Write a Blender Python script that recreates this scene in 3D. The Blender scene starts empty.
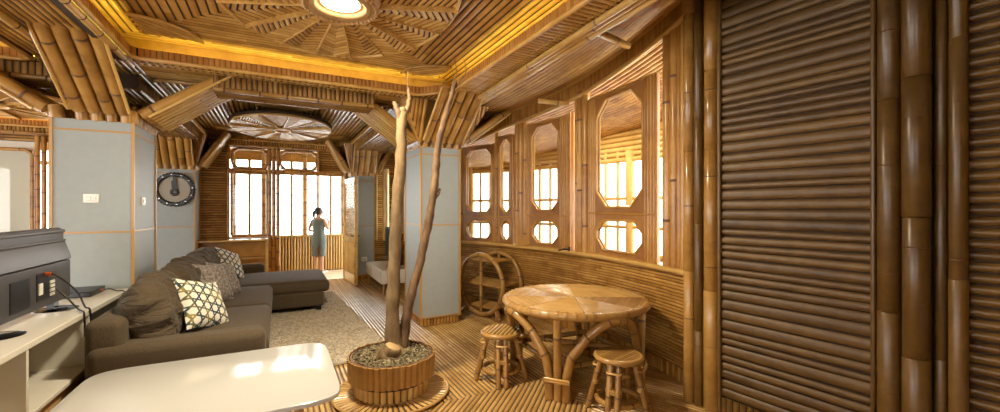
import bpy, bmesh, math, random
from mathutils import Vector, Matrix
random.seed(7)
PI = math.pi
V = Vector
C = bpy.context.scene.collection
sc = bpy.context.scene

# ------------------------------------------------------------------ helpers
class MB:
    """collects shapes; build() links them as ONE mesh object"""
    def __init__(s, M=None):
        s.v, s.f, s.m, s.M = [], [], [], M
    def add(s, vs, fs, mi=0):
        o = len(s.v)
        if s.M is None:
            s.v.extend([tuple(p) for p in vs])
        else:
            s.v.extend([tuple(s.M @ V(p)) for p in vs])
        for f in fs:
            s.f.append([i + o for i in f]); s.m.append(mi)
    def box(s, x0, x1, y0, y1, z0, z1, mi=0):
        s.add([(x0,y0,z0),(x1,y0,z0),(x1,y1,z0),(x0,y1,z0),(x0,y0,z1),(x1,y0,z1),(x1,y1,z1),(x0,y1,z1)],
              [(0,3,2,1),(4,5,6,7),(0,1,5,4),(1,2,6,5),(2,3,7,6),(3,0,4,7)], mi)
    def bar(s, p0, p1, w, h, n, mi=0):
        p0, p1, n = V(p0), V(p1), V(n)
        d = (p1-p0).normalized(); a = d.cross(n).normalized()*w/2; b = a.cross(d).normalized()*h/2
        vs = [p+q for p in (p0,p1) for q in (-a-b, a-b, a+b, -a+b)]
        s.add(vs, [(0,1,2,3),(7,6,5,4),(0,4,5,1),(1,5,6,2),(2,6,7,3),(3,7,4,0)], mi)
    def tube(s, pts, rad, seg=8, mi=0, closed=False, caps=True):
        pts = [V(p) for p in pts]; n = len(pts)
        if not hasattr(rad, '__len__'): rad = [rad]*n
        vs, fs = [], []
        prev = None
        for i, p in enumerate(pts):
            if closed: d = pts[(i+1) % n]-pts[i-1]
            else: d = pts[min(i+1,n-1)]-pts[max(i-1,0)]
            d = d.normalized() if d.length > 1e-9 else V((0,0,1))
            if prev is None:
                a = d.cross(V((0,0,1)))
                if a.length < .05: a = d.cross(V((1,0,0)))
            else:
                a = prev - d*prev.dot(d)
            a.normalize(); b = d.cross(a); prev = a
            for k in range(seg):
                t = 2*PI*k/seg
                vs.append(p + (a*math.cos(t)+b*math.sin(t))*rad[i])
        m = n if closed else n-1
        for i in range(m):
            j = (i+1) % n
            for k in range(seg):
                l = (k+1) % seg
                fs.append((i*seg+k, i*seg+l, j*seg+l, j*seg+k))
        if caps and not closed:
            fs.append(tuple(range(seg-1,-1,-1))); fs.append(tuple((n-1)*seg+k for k in range(seg)))
        s.add(vs, fs, mi)
    def pole(s, p0, p1, r, gap=.32, seg=10, r1=None, mi=0, mn=1):
        """bamboo culm with swollen nodes"""
        p0, p1 = V(p0), V(p1); L = (p1-p0).length; d = (p1-p0)/L
        if r1 is None: r1 = r
        t = random.uniform(.15, .9)*gap; last = 0.0
        R = lambda u: r+(r1-r)*u/L
        while True:
            e = t if t < L-.03 else L
            pts = [p0+d*last, p0+d*e]
            s.tube(pts, [R(last)*.99, R(e)*.99], seg, mi, caps=True)
            if e >= L: break
            q = min(.012, r*.3)
            s.tube([p0+d*(e-q), p0+d*(e-q*.3), p0+d*(e+q*.3), p0+d*(e+q)], [R(e), R(e)*1.07, R(e)*1.07, R(e)], seg, mn, caps=False)
            last = e; t = e + gap*random.uniform(.75, 1.2)
    def cane(s, pts, r, seg=8, gap=.22, mi=0, mn=1, closed=False):
        """bent cane along a polyline with node rings"""
        s.tube(pts, r, seg, mi, closed=closed)
        acc = random.uniform(0, gap); P = [V(p) for p in pts]
        if closed: P.append(P[0])
        for a, b in zip(P, P[1:]):
            L = (b-a).length
            if L < 1e-6: continue
            while acc < L:
                c = a+(b-a)*(acc/L); dd = (b-a)/L
                s.tube([c-dd*.008, c-dd*.003, c+dd*.003, c+dd*.008], [r*1.0, r*1.1, r*1.1, r*1.0], seg, mn, caps=False)
                acc += gap
            acc -= L
    def slat(s, p0, p1, n, w, h, k=3, mi=0):
        p0, p1, n = V(p0), V(p1), V(n)
        d = p1-p0
        if d.length < 1e-5: return
        d.normalize(); a = d.cross(n).normalized()
        prof = [a*(-math.cos(PI*i/k)*w/2)+n*(math.sin(PI*i/k)*h) for i in range(k+1)]
        vs = [p0+q for q in prof]+[p1+q for q in prof]; K = k+1
        fs = [(i, i+1, K+i+1, K+i) for i in range(k)]
        fs += [tuple(range(K-1,-1,-1)), tuple(range(K, 2*K))]
        s.add(vs, fs, mi)
    def field(s, O, A, B, poly, ang, pitch, n, h=None, seglen=(.7,1.6), fill=.80, k=4, mi=0, off=0.0):
        """half-round slats laid across convex polygon poly (2D in frame O,A,B), running at angle ang"""
        O, A, B, n = V(O), V(A), V(B), V(n)
        ca, sa = math.cos(ang), math.sin(ang)
        P = [(x*ca+y*sa, -x*sa+y*ca) for x, y in poly]
        v0 = min(p[1] for p in P); v1 = max(p[1] for p in P)
        cnt = max(1, int(round((v1-v0)/pitch))); pt = (v1-v0)/cnt
        if h is None: h = pitch*.4
        for i in range(cnt):
            v = v0+(i+.5)*pt; us = []
            for (xa,ya),(xb,yb) in zip(P, P[1:]+P[:1]):
                if (ya-v)*(yb-v) < 0:
                    us.append(xa+(xb-xa)*(v-ya)/(yb-ya))
            if len(us) < 2: continue
            u0, u1 = min(us), max(us)
            if u1-u0 < pitch*.4: continue
            u = u0
            first = True
            while u < u1-1e-4:
                L = random.uniform(*seglen)
                if first: L *= random.uniform(.3, 1); first = False
                e = u+L
                if u1-e < seglen[0]*.3: e = u1
                f = lambda uu: O+A*(uu*ca-v*sa)+B*(uu*sa+v*ca)+n*off
                s.slat(f(u), f(e-.002), n, pt*fill*random.uniform(.96,1), h*random.uniform(.9,1.08), k, mi)
                u = e
    def lathe(s, prof, seg=24, c=(0,0), mi=0, a0=0, a1=2*PI):
        vs, fs = [], []; n = len(prof); full = abs(a1-a0-2*PI) < 1e-6; m = seg if full else seg+1
        for i in range(m):
            t = a0+(a1-a0)*i/seg
            for r, z in prof: vs.append((c[0]+r*math.cos(t), c[1]+r*math.sin(t), z))
        for i in range(seg):
            j = (i+1) % m
            for k in range(n-1): fs.append((i*n+k, j*n+k, j*n+k+1, i*n+k+1))
        s.add(vs, fs, mi)
    def prism(s, poly, z0, z1, mi=0):
        n = len(poly)
        vs = [(x,y,z0) for x,y in poly]+[(x,y,z1) for x,y in poly]
        s.add(vs, [tuple(range(n-1,-1,-1)), tuple(range(n,2*n))]+[(i,(i+1)%n,n+(i+1)%n,n+i) for i in range(n)], mi)
    def rbox(s, c, size, r, rot=None, puff=0, wr=0, mi=0, div=5, seed=0):
        """rounded, optionally puffed and wrinkled, box"""
        rnd = random.Random(seed); ph = [rnd.uniform(0, 6.28) for _ in range(6)]
        H = [q/2 for q in size]; r = min(r, min(H)*.999)
        def cs(h):
            i = h-r
            out = [-h, -i-r*.6, -i-r*.25, -i]
            out += [-i+2*i*k/div for k in range(1, div)]
            return out+[i, i+r*.25, i+r*.6, h]
        ax = [cs(h) for h in H]; idx = {}; vs, fs = [], []
        def vert(p):
            key = tuple(round(q, 6) for q in p)
            if key in idx: return idx[key]
            q = V([max(-(H[k]-r), min(H[k]-r, p[k])) for k in range(3)]); d = V(p)-q
            w = q + (d.normalized()*r if d.length > 1e-9 else d)
            if puff:
                nx, ny, nz = (w[k]/H[k] for k in range(3))
                w.z += puff*nz*max(0,(1-nx*nx))*max(0,(1-ny*ny))
                w.x += puff*.4*nx*max(0,(1-nz*nz)); w.y += puff*.4*ny*max(0,(1-nz*nz))
            if wr:
                a = math.sin(w.x*19+ph[0]+3*math.sin(w.z*9+ph[1]))+.8*math.sin(w.y*23+ph[2]+2*math.sin(w.z*17+ph[3]))-1.6*abs(math.sin(w.z*21+ph[4]+1.6*math.sin(w.y*7+ph[5])))+.8
                w += w.normalized()*wr*a/3
            if rot is not None: w = rot @ w
            idx[key] = len(vs); vs.append(w+V(c)); return idx[key]
        for k in range(3):
            a, b = (k+1) % 3, (k+2) % 3
            for sg in (-1, 1):
                for i in range(len(ax[a])-1):
                    for j in range(len(ax[b])-1):
                        q = []
                        for (m, n2) in ((i,j),(i+1,j),(i+1,j+1),(i,j+1)):
                            p = [0,0,0]; p[k] = sg*H[k]; p[a] = ax[a][m]; p[b] = ax[b][n2]; q.append(vert(p))
                        fs.append(tuple(q if sg > 0 else q[::-1]))
        s.add(vs, fs, mi)
    def pillow(s, w, h, d, n=14, mi=0):
        vs, fs = [], []
        for sg in (1, -1):
            for i in range(n+1):
                for j in range(n+1):
                    u, v = 2*i/n-1, 2*j/n-1
                    t = (max(0,1-abs(u)**2.6)*max(0,1-abs(v)**2.6))**.55
                    pin = 1-.10*(1-abs(u)**2)*abs(v)**3; pin2 = 1-.10*(1-abs(v)**2)*abs(u)**3
                    vs.append((u*w/2*pin2, sg*d/2*t*(1+.06*math.sin(5*u+3*v)), v*h/2*pin))
        N = (n+1)**2
        for q in range(2):
            for i in range(n):
                for j in range(n):
                    a = q*N+i*(n+1)+j; f = (a, a+n+1, a+n+2, a+1)
                    fs.append(f if q else f[::-1])
        s.add(vs, fs, mi)
    def build(s, name, mats, parent=None, sharp=1.25, smooth=True):
        me = bpy.data.meshes.new(name); me.from_pydata(s.v, [], s.f)
        if not isinstance(mats, (list, tuple)): mats = [mats]
        for m in mats: me.materials.append(m)
        me.polygons.foreach_set('material_index', [min(q, len(mats)-1) for q in s.m])
        if smooth:
            me.polygons.foreach_set('use_smooth', [True]*len(me.polygons)); me.set_sharp_from_angle(angle=sharp)
        me.update()
        o = bpy.data.objects.new(name, me); C.objects.link(o)
        if parent is not None: o.parent = parent
        return o

def thing(name, label, cat, loc=(0,0,0), rz=0, group=None):
    o = bpy.data.objects.new(name, None); C.objects.link(o)
    o.location = loc; o.rotation_euler = (0,0,rz); o.empty_display_size = .1
    return tag(o, label, cat, group)
def tag(o, label, cat, group=None, kind=None):
    o['label'] = label; o['category'] = cat
    if group: o['group'] = group
    if kind: o['kind'] = kind
    return o
def struct(o):
    o['kind'] = 'structure'; return o
def frame(name, loc=(0,0,0), rz=0):
    o = bpy.data.objects.new(name, None); C.objects.link(o); o.location = loc; o.rotation_euler = (0,0,rz); o['kind'] = 'structure'
    return o
def arcpts(c, r, a0, a1, n, f):
    return [f(c, r, a0+(a1-a0)*i/n) for i in range(n+1)]
def rect(x0, x1, y0, y1): return [(x0,y0),(x1,y0),(x1,y1),(x0,y1)]
X, Y, Z = V((1,0,0)), V((0,1,0)), V((0,0,1))

# ------------------------------------------------------------------ materials
def srgb(*c):
    return tuple(((q/255)/12.92 if q/255 <= .04045 else ((q/255+.055)/1.055)**2.4) for q in c)+(1,)
def newmat(name):
    m = bpy.data.materials.new(name); m.use_nodes = True
    nt = m.node_tree; b = nt.nodes['Principled BSDF']
    return m, nt, b
def bamboo(name, cols, rough=.34, noise=5.0, stretch=(1,1,1), amt=.45):
    m, nt, b = newmat(name); N, L = nt.nodes, nt.links
    g = N.new('ShaderNodeNewGeometry'); r = N.new('ShaderNodeValToRGB')
    el = r.color_ramp.elements
    el[0].color = cols[0]; el[0].position = 0; el[1].color = cols[-1]; el[1].position = 1
    for i, c in enumerate(cols[1:-1]):
        e = el.new((i+1)/(len(cols)-1)); e.color = c
    tc = N.new('ShaderNodeTexCoord'); mp = N.new('ShaderNodeMapping'); mp.inputs['Scale'].default_value = stretch
    nz = N.new('ShaderNodeTexNoise'); nz.inputs['Scale'].default_value = noise; nz.inputs['Detail'].default_value = 4; nz.inputs['Roughness'].default_value = .65
    L.new(tc.outputs['Object'], mp.inputs[0]); L.new(mp.outputs[0], nz.inputs['Vector'])
    a = N.new('ShaderNodeMath'); a.operation = 'MULTIPLY_ADD'; a.inputs[1].default_value = amt*2.2; a.inputs[2].default_value = -amt*1.1
    L.new(nz.outputs['Fac'], a.inputs[0])
    q = N.new('ShaderNodeMath'); q.operation = 'MULTIPLY_ADD'; q.inputs[1].default_value = .5; q.inputs[2].default_value = .25
    L.new(g.outputs['Random Per Island'], q.inputs[0])
    ad = N.new('ShaderNodeMath'); ad.operation = 'ADD'; ad.use_clamp = True
    L.new(q.outputs[0], ad.inputs[0]); L.new(a.outputs[0], ad.inputs[1]); L.new(ad.outputs[0], r.inputs[0])
    L.new(r.outputs[0], b.inputs['Base Color'])
    b.inputs['Roughness'].default_value = rough
    return m
def plain(name, col, rough=.5, metal=0, spec=None, emit=None, strength=0, noise=None, dark=.8):
    m, nt, b = newmat(name); b.inputs['Roughness'].default_value = rough; b.inputs['Metallic'].default_value = metal
    b.inputs['Base Color'].default_value = col
    if noise:
        N, L = nt.nodes, nt.links
        tc = N.new('ShaderNodeTexCoord'); nz = N.new('ShaderNodeTexNoise'); nz.inputs['Scale'].default_value = noise; nz.inputs['Detail'].default_value = 5
        r = N.new('ShaderNodeValToRGB'); r.color_ramp.elements[0].position = .3; r.color_ramp.elements[1].position = .7
        r.color_ramp.elements[0].color = tuple(c*dark for c in col[:3])+(1,); r.color_ramp.elements[1].color = col
        L.new(tc.outputs['Object'], nz.inputs['Vector']); L.new(nz.outputs['Fac'], r.inputs[0]); L.new(r.outputs[0], b.inputs['Base Color'])
    if emit:
        b.inputs['Emission Color'].default_value = emit; b.inputs['Emission Strength'].default_value = strength
    return m
def fabric(name, c0, c1, scale=60, bump=.35):
    m, nt, b = newmat(name); N, L = nt.nodes, nt.links
    tc = N.new('ShaderNodeTexCoord'); nz = N.new('ShaderNodeTexNoise'); nz.inputs['Scale'].default_value = scale; nz.inputs['Detail'].default_value = 6
    r = N.new('ShaderNodeValToRGB'); r.color_ramp.elements[0].color = c0; r.color_ramp.elements[1].color = c1
    r.color_ramp.elements[0].position = .3; r.color_ramp.elements[1].position = .7
    bp = N.new('ShaderNodeBump'); bp.inputs['Strength'].default_value = bump; bp.inputs['Distance'].default_value = .004
    L.new(tc.outputs['Object'], nz.inputs['Vector']); L.new(nz.outputs['Fac'], r.inputs[0]); L.new(r.outputs[0], b.inputs['Base Color'])
    L.new(nz.outputs['Fac'], bp.inputs['Height']); L.new(bp.outputs[0], b.inputs['Normal'])
    b.inputs['Sheen Weight'].default_value = .10; b.inputs['Sheen Roughness'].default_value = .4; b.inputs['Roughness'].default_value = .92; b.inputs['Specular IOR Level'].default_value = .15
    return m
def wrinkled(name, c0, c1):
    m = fabric(name, c0, c1, 150, .25); nt = m.node_tree; N, L = nt.nodes, nt.links
    tc = N.new('ShaderNodeTexCoord'); mp = N.new('ShaderNodeMapping'); mp.inputs['Scale'].default_value = (1.5,2.2,5)
    nz = N.new('ShaderNodeTexNoise'); nz.inputs['Scale'].default_value = 3.2; nz.inputs['Detail'].default_value = 2; nz.inputs['Distortion'].default_value = 1.2
    bp = N.new('ShaderNodeBump'); bp.inputs['Strength'].default_value = .9; bp.inputs['Distance'].default_value = .05
    L.new(tc.outputs['Object'], mp.inputs[0]); L.new(mp.outputs[0], nz.inputs['Vector']); L.new(nz.outputs['Fac'], bp.inputs['Height'])
    L.new(bp.outputs[0], N['Principled BSDF'].inputs['Normal']); return m
def geo_fabric(name):
    m, nt, b = newmat(name); N, L = nt.nodes, nt.links
    tc = N.new('ShaderNodeTexCoord'); prev = None
    for i in range(3):
        mp = N.new('ShaderNodeMapping'); mp.inputs['Rotation'].default_value = (0, math.radians(60*i+15), 0)
        w = N.new('ShaderNodeTexWave'); w.wave_type = 'BANDS'; w.bands_direction = 'X'; w.inputs['Scale'].default_value = 4.2
        t = N.new('ShaderNodeMath'); t.operation = 'GREATER_THAN'; t.inputs[1].default_value = .90
        L.new(tc.outputs['Object'], mp.inputs[0]); L.new(mp.outputs[0], w.inputs['Vector']); L.new(w.outputs['Fac'], t.inputs[0])
        if prev is None: prev = t.outputs[0]
        else:
            mx = N.new('ShaderNodeMath'); mx.operation = 'MAXIMUM'; L.new(prev, mx.inputs[0]); L.new(t.outputs[0], mx.inputs[1]); prev = mx.outputs[0]
    nz = N.new('ShaderNodeTexNoise'); nz.inputs['Scale'].default_value = 9; L.new(tc.outputs['Object'], nz.inputs['Vector'])
    r = N.new('ShaderNodeValToRGB'); e = r.color_ramp.elements
    e[0].color = srgb(40,62,72); e[0].position = .45; e[1].color = srgb(150,135,70); e[1].position = .62
    L.new(nz.outputs['Fac'], r.inputs[0])
    mix = N.new('ShaderNodeMixRGB'); mix.inputs[1].default_value = srgb(226,222,208); L.new(prev, mix.inputs[0]); L.new(r.outputs[0], mix.inputs[2])
    L.new(mix.outputs[0], b.inputs['Base Color']); b.inputs['Roughness'].default_value = .9
    return m
def glassmat():
    m, nt, b = newmat('window_glass'); N, L = nt.nodes, nt.links; N.remove(b)
    t = N.new('ShaderNodeBsdfTransparent'); t.inputs[0].default_value = (.95,.97,.96,1)
    g = N.new('ShaderNodeBsdfGlossy'); g.inputs['Roughness'].default_value = .02
    f = N.new('ShaderNodeLayerWeight'); f.inputs[0].default_value = .5; pw_ = N.new('ShaderNodeMath'); pw_.operation = 'POWER'; pw_.inputs[1].default_value = 4
    sc_ = N.new('ShaderNodeMath'); sc_.operation = 'MULTIPLY_ADD'; sc_.inputs[1].default_value = .5; sc_.inputs[2].default_value = .03; mx = N.new('ShaderNodeMixShader')
    L.new(f.outputs['Facing'], pw_.inputs[0]); L.new(pw_.outputs[0], sc_.inputs[0]); L.new(sc_.outputs[0], mx.inputs[0]); L.new(t.outputs[0], mx.inputs[1]); L.new(g.outputs[0], mx.inputs[2]); L.new(mx.outputs[0], N['Material Output'].inputs[0])
    return m
BAM = [(.17,.078,.017,1),(.32,.165,.038,1),(.44,.245,.062,1),(.57,.345,.10,1)]
sca = lambda k: [(a*k,b_*k,c*k,1) for a,b_,c,_ in BAM]
M_CEIL = bamboo('bamboo_ceiling', [(.26,.13,.03,1),(.45,.25,.063,1),(.60,.365,.105,1),(.72,.48,.165,1)], .2)
M_FLOOR = bamboo('bamboo_floor', [(.26,.14,.04,1),(.44,.26,.085,1),(.58,.37,.135,1),(.72,.50,.215,1)], .2)
M_WALL = bamboo('bamboo_wall', [(.20,.09,.017,1),(.35,.17,.036,1),(.47,.25,.06,1),(.60,.35,.098,1)], .2)
M_DARK = bamboo('bamboo_dark', [(.065,.030,.006,1),(.115,.058,.012,1),(.16,.085,.019,1),(.21,.117,.03,1)], .32, noise=9, amt=.5)
M_POLE = bamboo('bamboo_pole', sca(1.05), .2)
M_PALE = bamboo('bamboo_pole_pale', [(.40,.225,.058,1),(.54,.325,.092,1),(.64,.415,.135,1),(.72,.50,.19,1)], .2)
M_CANE = bamboo('rattan_cane', [(.22,.108,.027,1),(.34,.18,.047,1),(.43,.245,.07,1),(.51,.315,.10,1)], .22)
M_TOP = bamboo('table_top_canes', [(.36,.20,.06,1),(.48,.285,.092,1),(.56,.35,.13,1)], .17)
M_SASHD = bamboo('sash_board', [(.20,.08,.016,1),(.30,.13,.028,1),(.38,.18,.042,1)], .35)
M_MID = bamboo('bamboo_mid', [(.13,.06,.013,1),(.21,.105,.024,1),(.29,.155,.038,1),(.37,.21,.058,1)], .25)
M_DARKM = bamboo('bamboo_dark_matt', [(.052,.024,.005,1),(.095,.047,.010,1),(.135,.071,.016,1),(.18,.10,.026,1)], .46, noise=9, amt=.5)
M_GAP = plain('stained_groove', (.085,.042,.013,1), .6)
M_CEILM = bamboo('bamboo_ceiling_matt', [(.26,.13,.03,1),(.42,.23,.056,1),(.54,.32,.09,1),(.64,.42,.14,1)], .5)
M_NODE = plain('bamboo_node', (.13,.06,.02,1), .5)
M_FRAME = bamboo('bamboo_frame', [(.24,.10,.02,1),(.38,.18,.04,1),(.48,.25,.062,1),(.58,.33,.09,1)], .22)
M_BACK = plain('dark_backing', (.035,.015,.005,1), .8)
M_ORANGE = bamboo('cove_slats_lit', [(.30,.12,.02,1),(.42,.19,.035,1),(.5,.25,.055,1)], .35)  # lit copy of the wall slats, strip glow put into the colour
M_CLAD = plain('grey_green_cladding', srgb(154,162,161), .55, noise=14, dark=.95)
M_STRIP = plain('gold_joint_strip', srgb(178,138,78), .4)
M_WHITE = plain('white_lacquer', srgb(212,207,194), .22)
M_TABLEW = plain('white_gloss_top', srgb(190,190,186), .12)
M_GREYIN = plain('warm_grey_board', srgb(196,188,172), .5)
M_SOFA = fabric('brown_sofa_fabric', srgb(70,59,45), srgb(94,82,64), 150, .25)
M_CUSH = wrinkled('wrinkled_sofa_fabric', srgb(68,57,44), srgb(92,80,62))
M_GREYP = fabric('grey_woven_fabric', srgb(84,76,72), srgb(176,166,156), 38)
M_GEO = geo_fabric('geometric_fabric')
M_RUG = fabric('shaggy_rug', srgb(158,146,124), srgb(228,216,194), 30)
M_BLACK = plain('black_plastic', srgb(22,22,24), .35)
M_TVB = plain('dark_grey_plastic', srgb(58,56,56), .45, noise=3, dark=.9)
M_TVL = plain('mid_grey_plastic', srgb(70,67,66), .4)  # slightly lighter grey than the housing
M_GLOSSB = plain('black_gloss', srgb(10,10,11), .08)
M_STEEL = plain('silver', srgb(190,190,188), .25, .9)
M_SWITCH = plain('ivory_plastic', srgb(228,226,214), .3)
M_RED = plain('orange_plug', srgb(190,90,40), .4)
M_GLASS = glassmat()
M_BARK = bamboo('bare_bark', [srgb(80,63,38),srgb(110,88,56),srgb(136,112,76)], .75, noise=16, stretch=(1,1,.35), amt=.9)
M_BARKD = bamboo('dark_bark', [srgb(60,42,26),srgb(88,64,40),srgb(122,94,62)], .75, noise=16, stretch=(1,1,.35), amt=.9)
M_CUT = plain('cut_wood', srgb(196,160,108), .6, noise=30, dark=.8)
M_GRAVEL = bamboo('gravel_stones', [srgb(56,50,34),srgb(100,90,62),srgb(146,132,98),srgb(196,182,148)], .7)
M_LAMP = plain('lamp_diffuser', (1,1,1,1), .5, emit=(1,.90,.68,1), strength=14)
M_DOWN = plain('downlight_glow', (1,1,1,1), .5, emit=(1,.95,.8,1), strength=20)
M_LED = plain('yellow_led', (1,.8,.2,1), .5, emit=(1,.80,.12,1), strength=8)
M_LEDO = plain('amber_led', (1,.6,.2,1), .5, emit=(1,.50,.05,1), strength=14)
M_SKIN = plain('skin', srgb(206,158,128), .5)
M_HAIR = plain('dark_hair', srgb(30,24,22), .5)
M_DRESS = fabric('grey_green_dress', srgb(96,108,104), srgb(120,132,126), 50)
M_BLIND = plain('cream_blind', srgb(226,220,204), .7)
M_TILE = plain('balcony_floor', srgb(222,206,176), .6, noise=4, dark=.85)
M_PEG = plain('light_wood_leg', srgb(168,120,72), .45)

# ------------------------------------------------------------------ camera, world
TH = math.atan(222/420); HC = 1.6
cam = bpy.data.cameras.new('camera'); co = bpy.data.objects.new('camera', cam); C.objects.link(co)
co.location = (0,0,HC); co.rotation_euler = (PI/2, 0, -TH); cam.sensor_width = 36; cam.lens = 15.12; cam.shift_y = .002
cam.clip_start = .05; sc.camera = co
w = bpy.data.worlds.new('sky'); sc.world = w; w.use_nodes = True
w.node_tree.nodes['Background'].inputs[0].default_value = (1,.985,.96,1); w.node_tree.nodes['Background'].inputs[1].default_value = 4.6
sc.view_settings.view_transform = 'Standard'; sc.view_settings.look = 'None'; sc.view_settings.exposure = 1.1; sc.view_settings.gamma = 1
sc.view_settings.use_curve_mapping = False
try:
    sc.cycles.use_denoising = True; sc.cycles.max_bounces = 8; sc.cycles.diffuse_bounces = 5; sc.cycles.transparent_max_bounces = 16
    sc.cycles.caustics_reflective = False; sc.cycles.caustics_refractive = False; sc.cycles.sample_clamp_indirect = 6
except Exception: pass

# ------------------------------------------------------------------ room shell
BX, BY, RI = -2.73, 3.96, 6.156          # curved window bay: centre and radius in plan
def A(deg, R=RI, z=0):
    t = math.radians(deg); return V((BX+R*math.cos(t), BY+R*math.sin(t), z))
def interp(tab, a):
    for (a0,v0),(a1,v1) in zip(tab, tab[1:]):
        if a <= a1 or (a1,v1) == tab[-1]:
            t = (a-a0)/(a1-a0); return v0+(v1-v0)*t
ZF0 = [(-14,3.32),(-11.5,3.27),(2,3.02),(17,2.85),(26,2.65),(31,2.6)]    # fringe bottom
ZF1 = [(-14,3.52),(-11.5,3.47),(2,3.23),(17,3.07),(26,2.97),(31,2.95)]   # fringe top
BACKY = 10.2

f = MB(); f.box(-6, 4.2, -1, BACKY, -.12, -.012, 1)
for poly, a in ((rect(-6,1.05,-.5,BACKY), PI/2), (rect(1.05,3.6,4.08,BACKY), PI/2), (rect(1.05,3.6,3.3,4.08), PI/2),
                (rect(1.05,2.2,-.5,3.3), PI/4), (rect(2.2,3.6,-.5,3.3), PI*.62)):
    f.field((0,0,-.012), X, Y, poly, a, .042, Z, .007, (.6,1.5), fill=.76)
struct(f.build('floor', [M_FLOOR, M_GAP]))

# back wall -----------------------------------------------------------------
def wall_panel(mb, x0, x1, z0, z1, y=BACKY, pitch=.05):
    mb.box(x0, x1, y, y+.12, z0, z1, 1)
    mb.field((0,y,0), X, Z, rect(x0,x1,z0,z1), 0, pitch, -Y, .012, (.5,1.2))
wb = MB()
for r in ((-3.55,-.9,0,3.05), (-.9,-.02,0,.98), (-.9,.02,2.86,3.05), (.02,1.34,2.86,3.05), (1.34,2.6,0,3.05), (-5.6,-3.7,0,.9), (-5.6,-3.55,2.75,3.05), (.8,1.34,2.4,2.86)):
    wall_panel(wb, *r)
struct(wb.build('wall_back', [M_WALL, M_BACK]))
# window 1: tall opening with an upper light; window 2: over the door; window 3: blind at the side room
def rect_window(name, x0, x1, z0, z1, cut, y=BACKY, mull=0):
    fr = frame(name)
    m = MB(); r = .028
    pts = [(x0+cut,z0),(x1-cut,z0),(x1,z0+cut),(x1,z1-cut),(x1-cut,z1),(x0+cut,z1),(x0,z1-cut),(x0,z0+cut)] if cut else [(x0,z0),(x1,z0),(x1,z1),(x0,z1)]
    for (a,b),(c,d) in zip(pts, pts[1:]+pts[:1]): m.pole((a,y-.02,b),(c,y-.02,d), r, .3, 8)
    if cut:
        for cx, cz, sx, sz in ((x0,z0,1,1),(x1,z0,-1,1),(x1,z1,-1,-1),(x0,z1,1,-1)):
            m.add([(cx,y,cz),(cx+sx*cut,y,cz),(cx,y,cz+sz*cut),(cx,y+.06,cz),(cx+sx*cut,y+.06,cz),(cx,y+.06,cz+sz*cut)], [(0,1,2),(3,5,4),(0,3,4,1),(1,4,5,2),(2,5,3,0)])
    m.build('window_frame', [M_FRAME, M_NODE], fr)
    g = MB(); g.box(x0, x1, y+.05, y+.056, z0, z1); g.build('pane', M_GLASS, fr)
    return fr
rect_window('window_1', -.84, -.2, 1.03, 2.33, 0)
rect_window('window_2', -.83, -.2, 2.43, 2.83, .09)
rect_window('window_3', .05, .76, 2.43, 2.83, .09)
w4 = rect_window('window_4', -4.4, -3.75, .95, 2.6, .08)
bl = MB(); bl.box(-5.0, -3.73, BACKY+.07, BACKY+.078, .9, 2.75); bl.build('roller_blind', M_BLIND, w4)
jm = MB()
for xx in (-3.68,-3.6,-3.5): jm.pole((xx,BACKY-.03,0),(xx,BACKY-.03,2.85), .035)
for xx in (-.16,-.08,.0): jm.pole((xx,BACKY-.03,0),(xx,BACKY-.03,2.9), .04)
for xx in (-.9,): jm.pole((xx,BACKY-.03,0.98),(xx,BACKY-.03,2.9), .03)
jm.pole((-.9,BACKY-.03,2.38),(1.4,BACKY-.03,2.38), .035)
jm.pole((.8,BACKY-.03,2.38),(.8,BACKY-.03,2.88), .03)
jm.pole((1.37,BACKY-.03,0),(1.37,BACKY-.03,2.9), .04)
jm.box(-.9,1.4,BACKY-.04,BACKY+.08,2.315,2.42)
struct(jm.build('trim_1', [M_FRAME, M_NODE]))
bt = MB(); bt.box(-5.6, 2.6, BACKY-.14, BACKY, 2.88, 3.0, 1)
bt.field((0,BACKY-.14,0), X, Z, rect(-5.6,2.6,2.89,3.0), PI/2, .05, -Y, .012)
bt.pole((-5.6,BACKY-.16,2.88),(2.6,BACKY-.16,2.88), .025)
struct(bt.build('trim_2', [M_WALL, M_BACK]))

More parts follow.
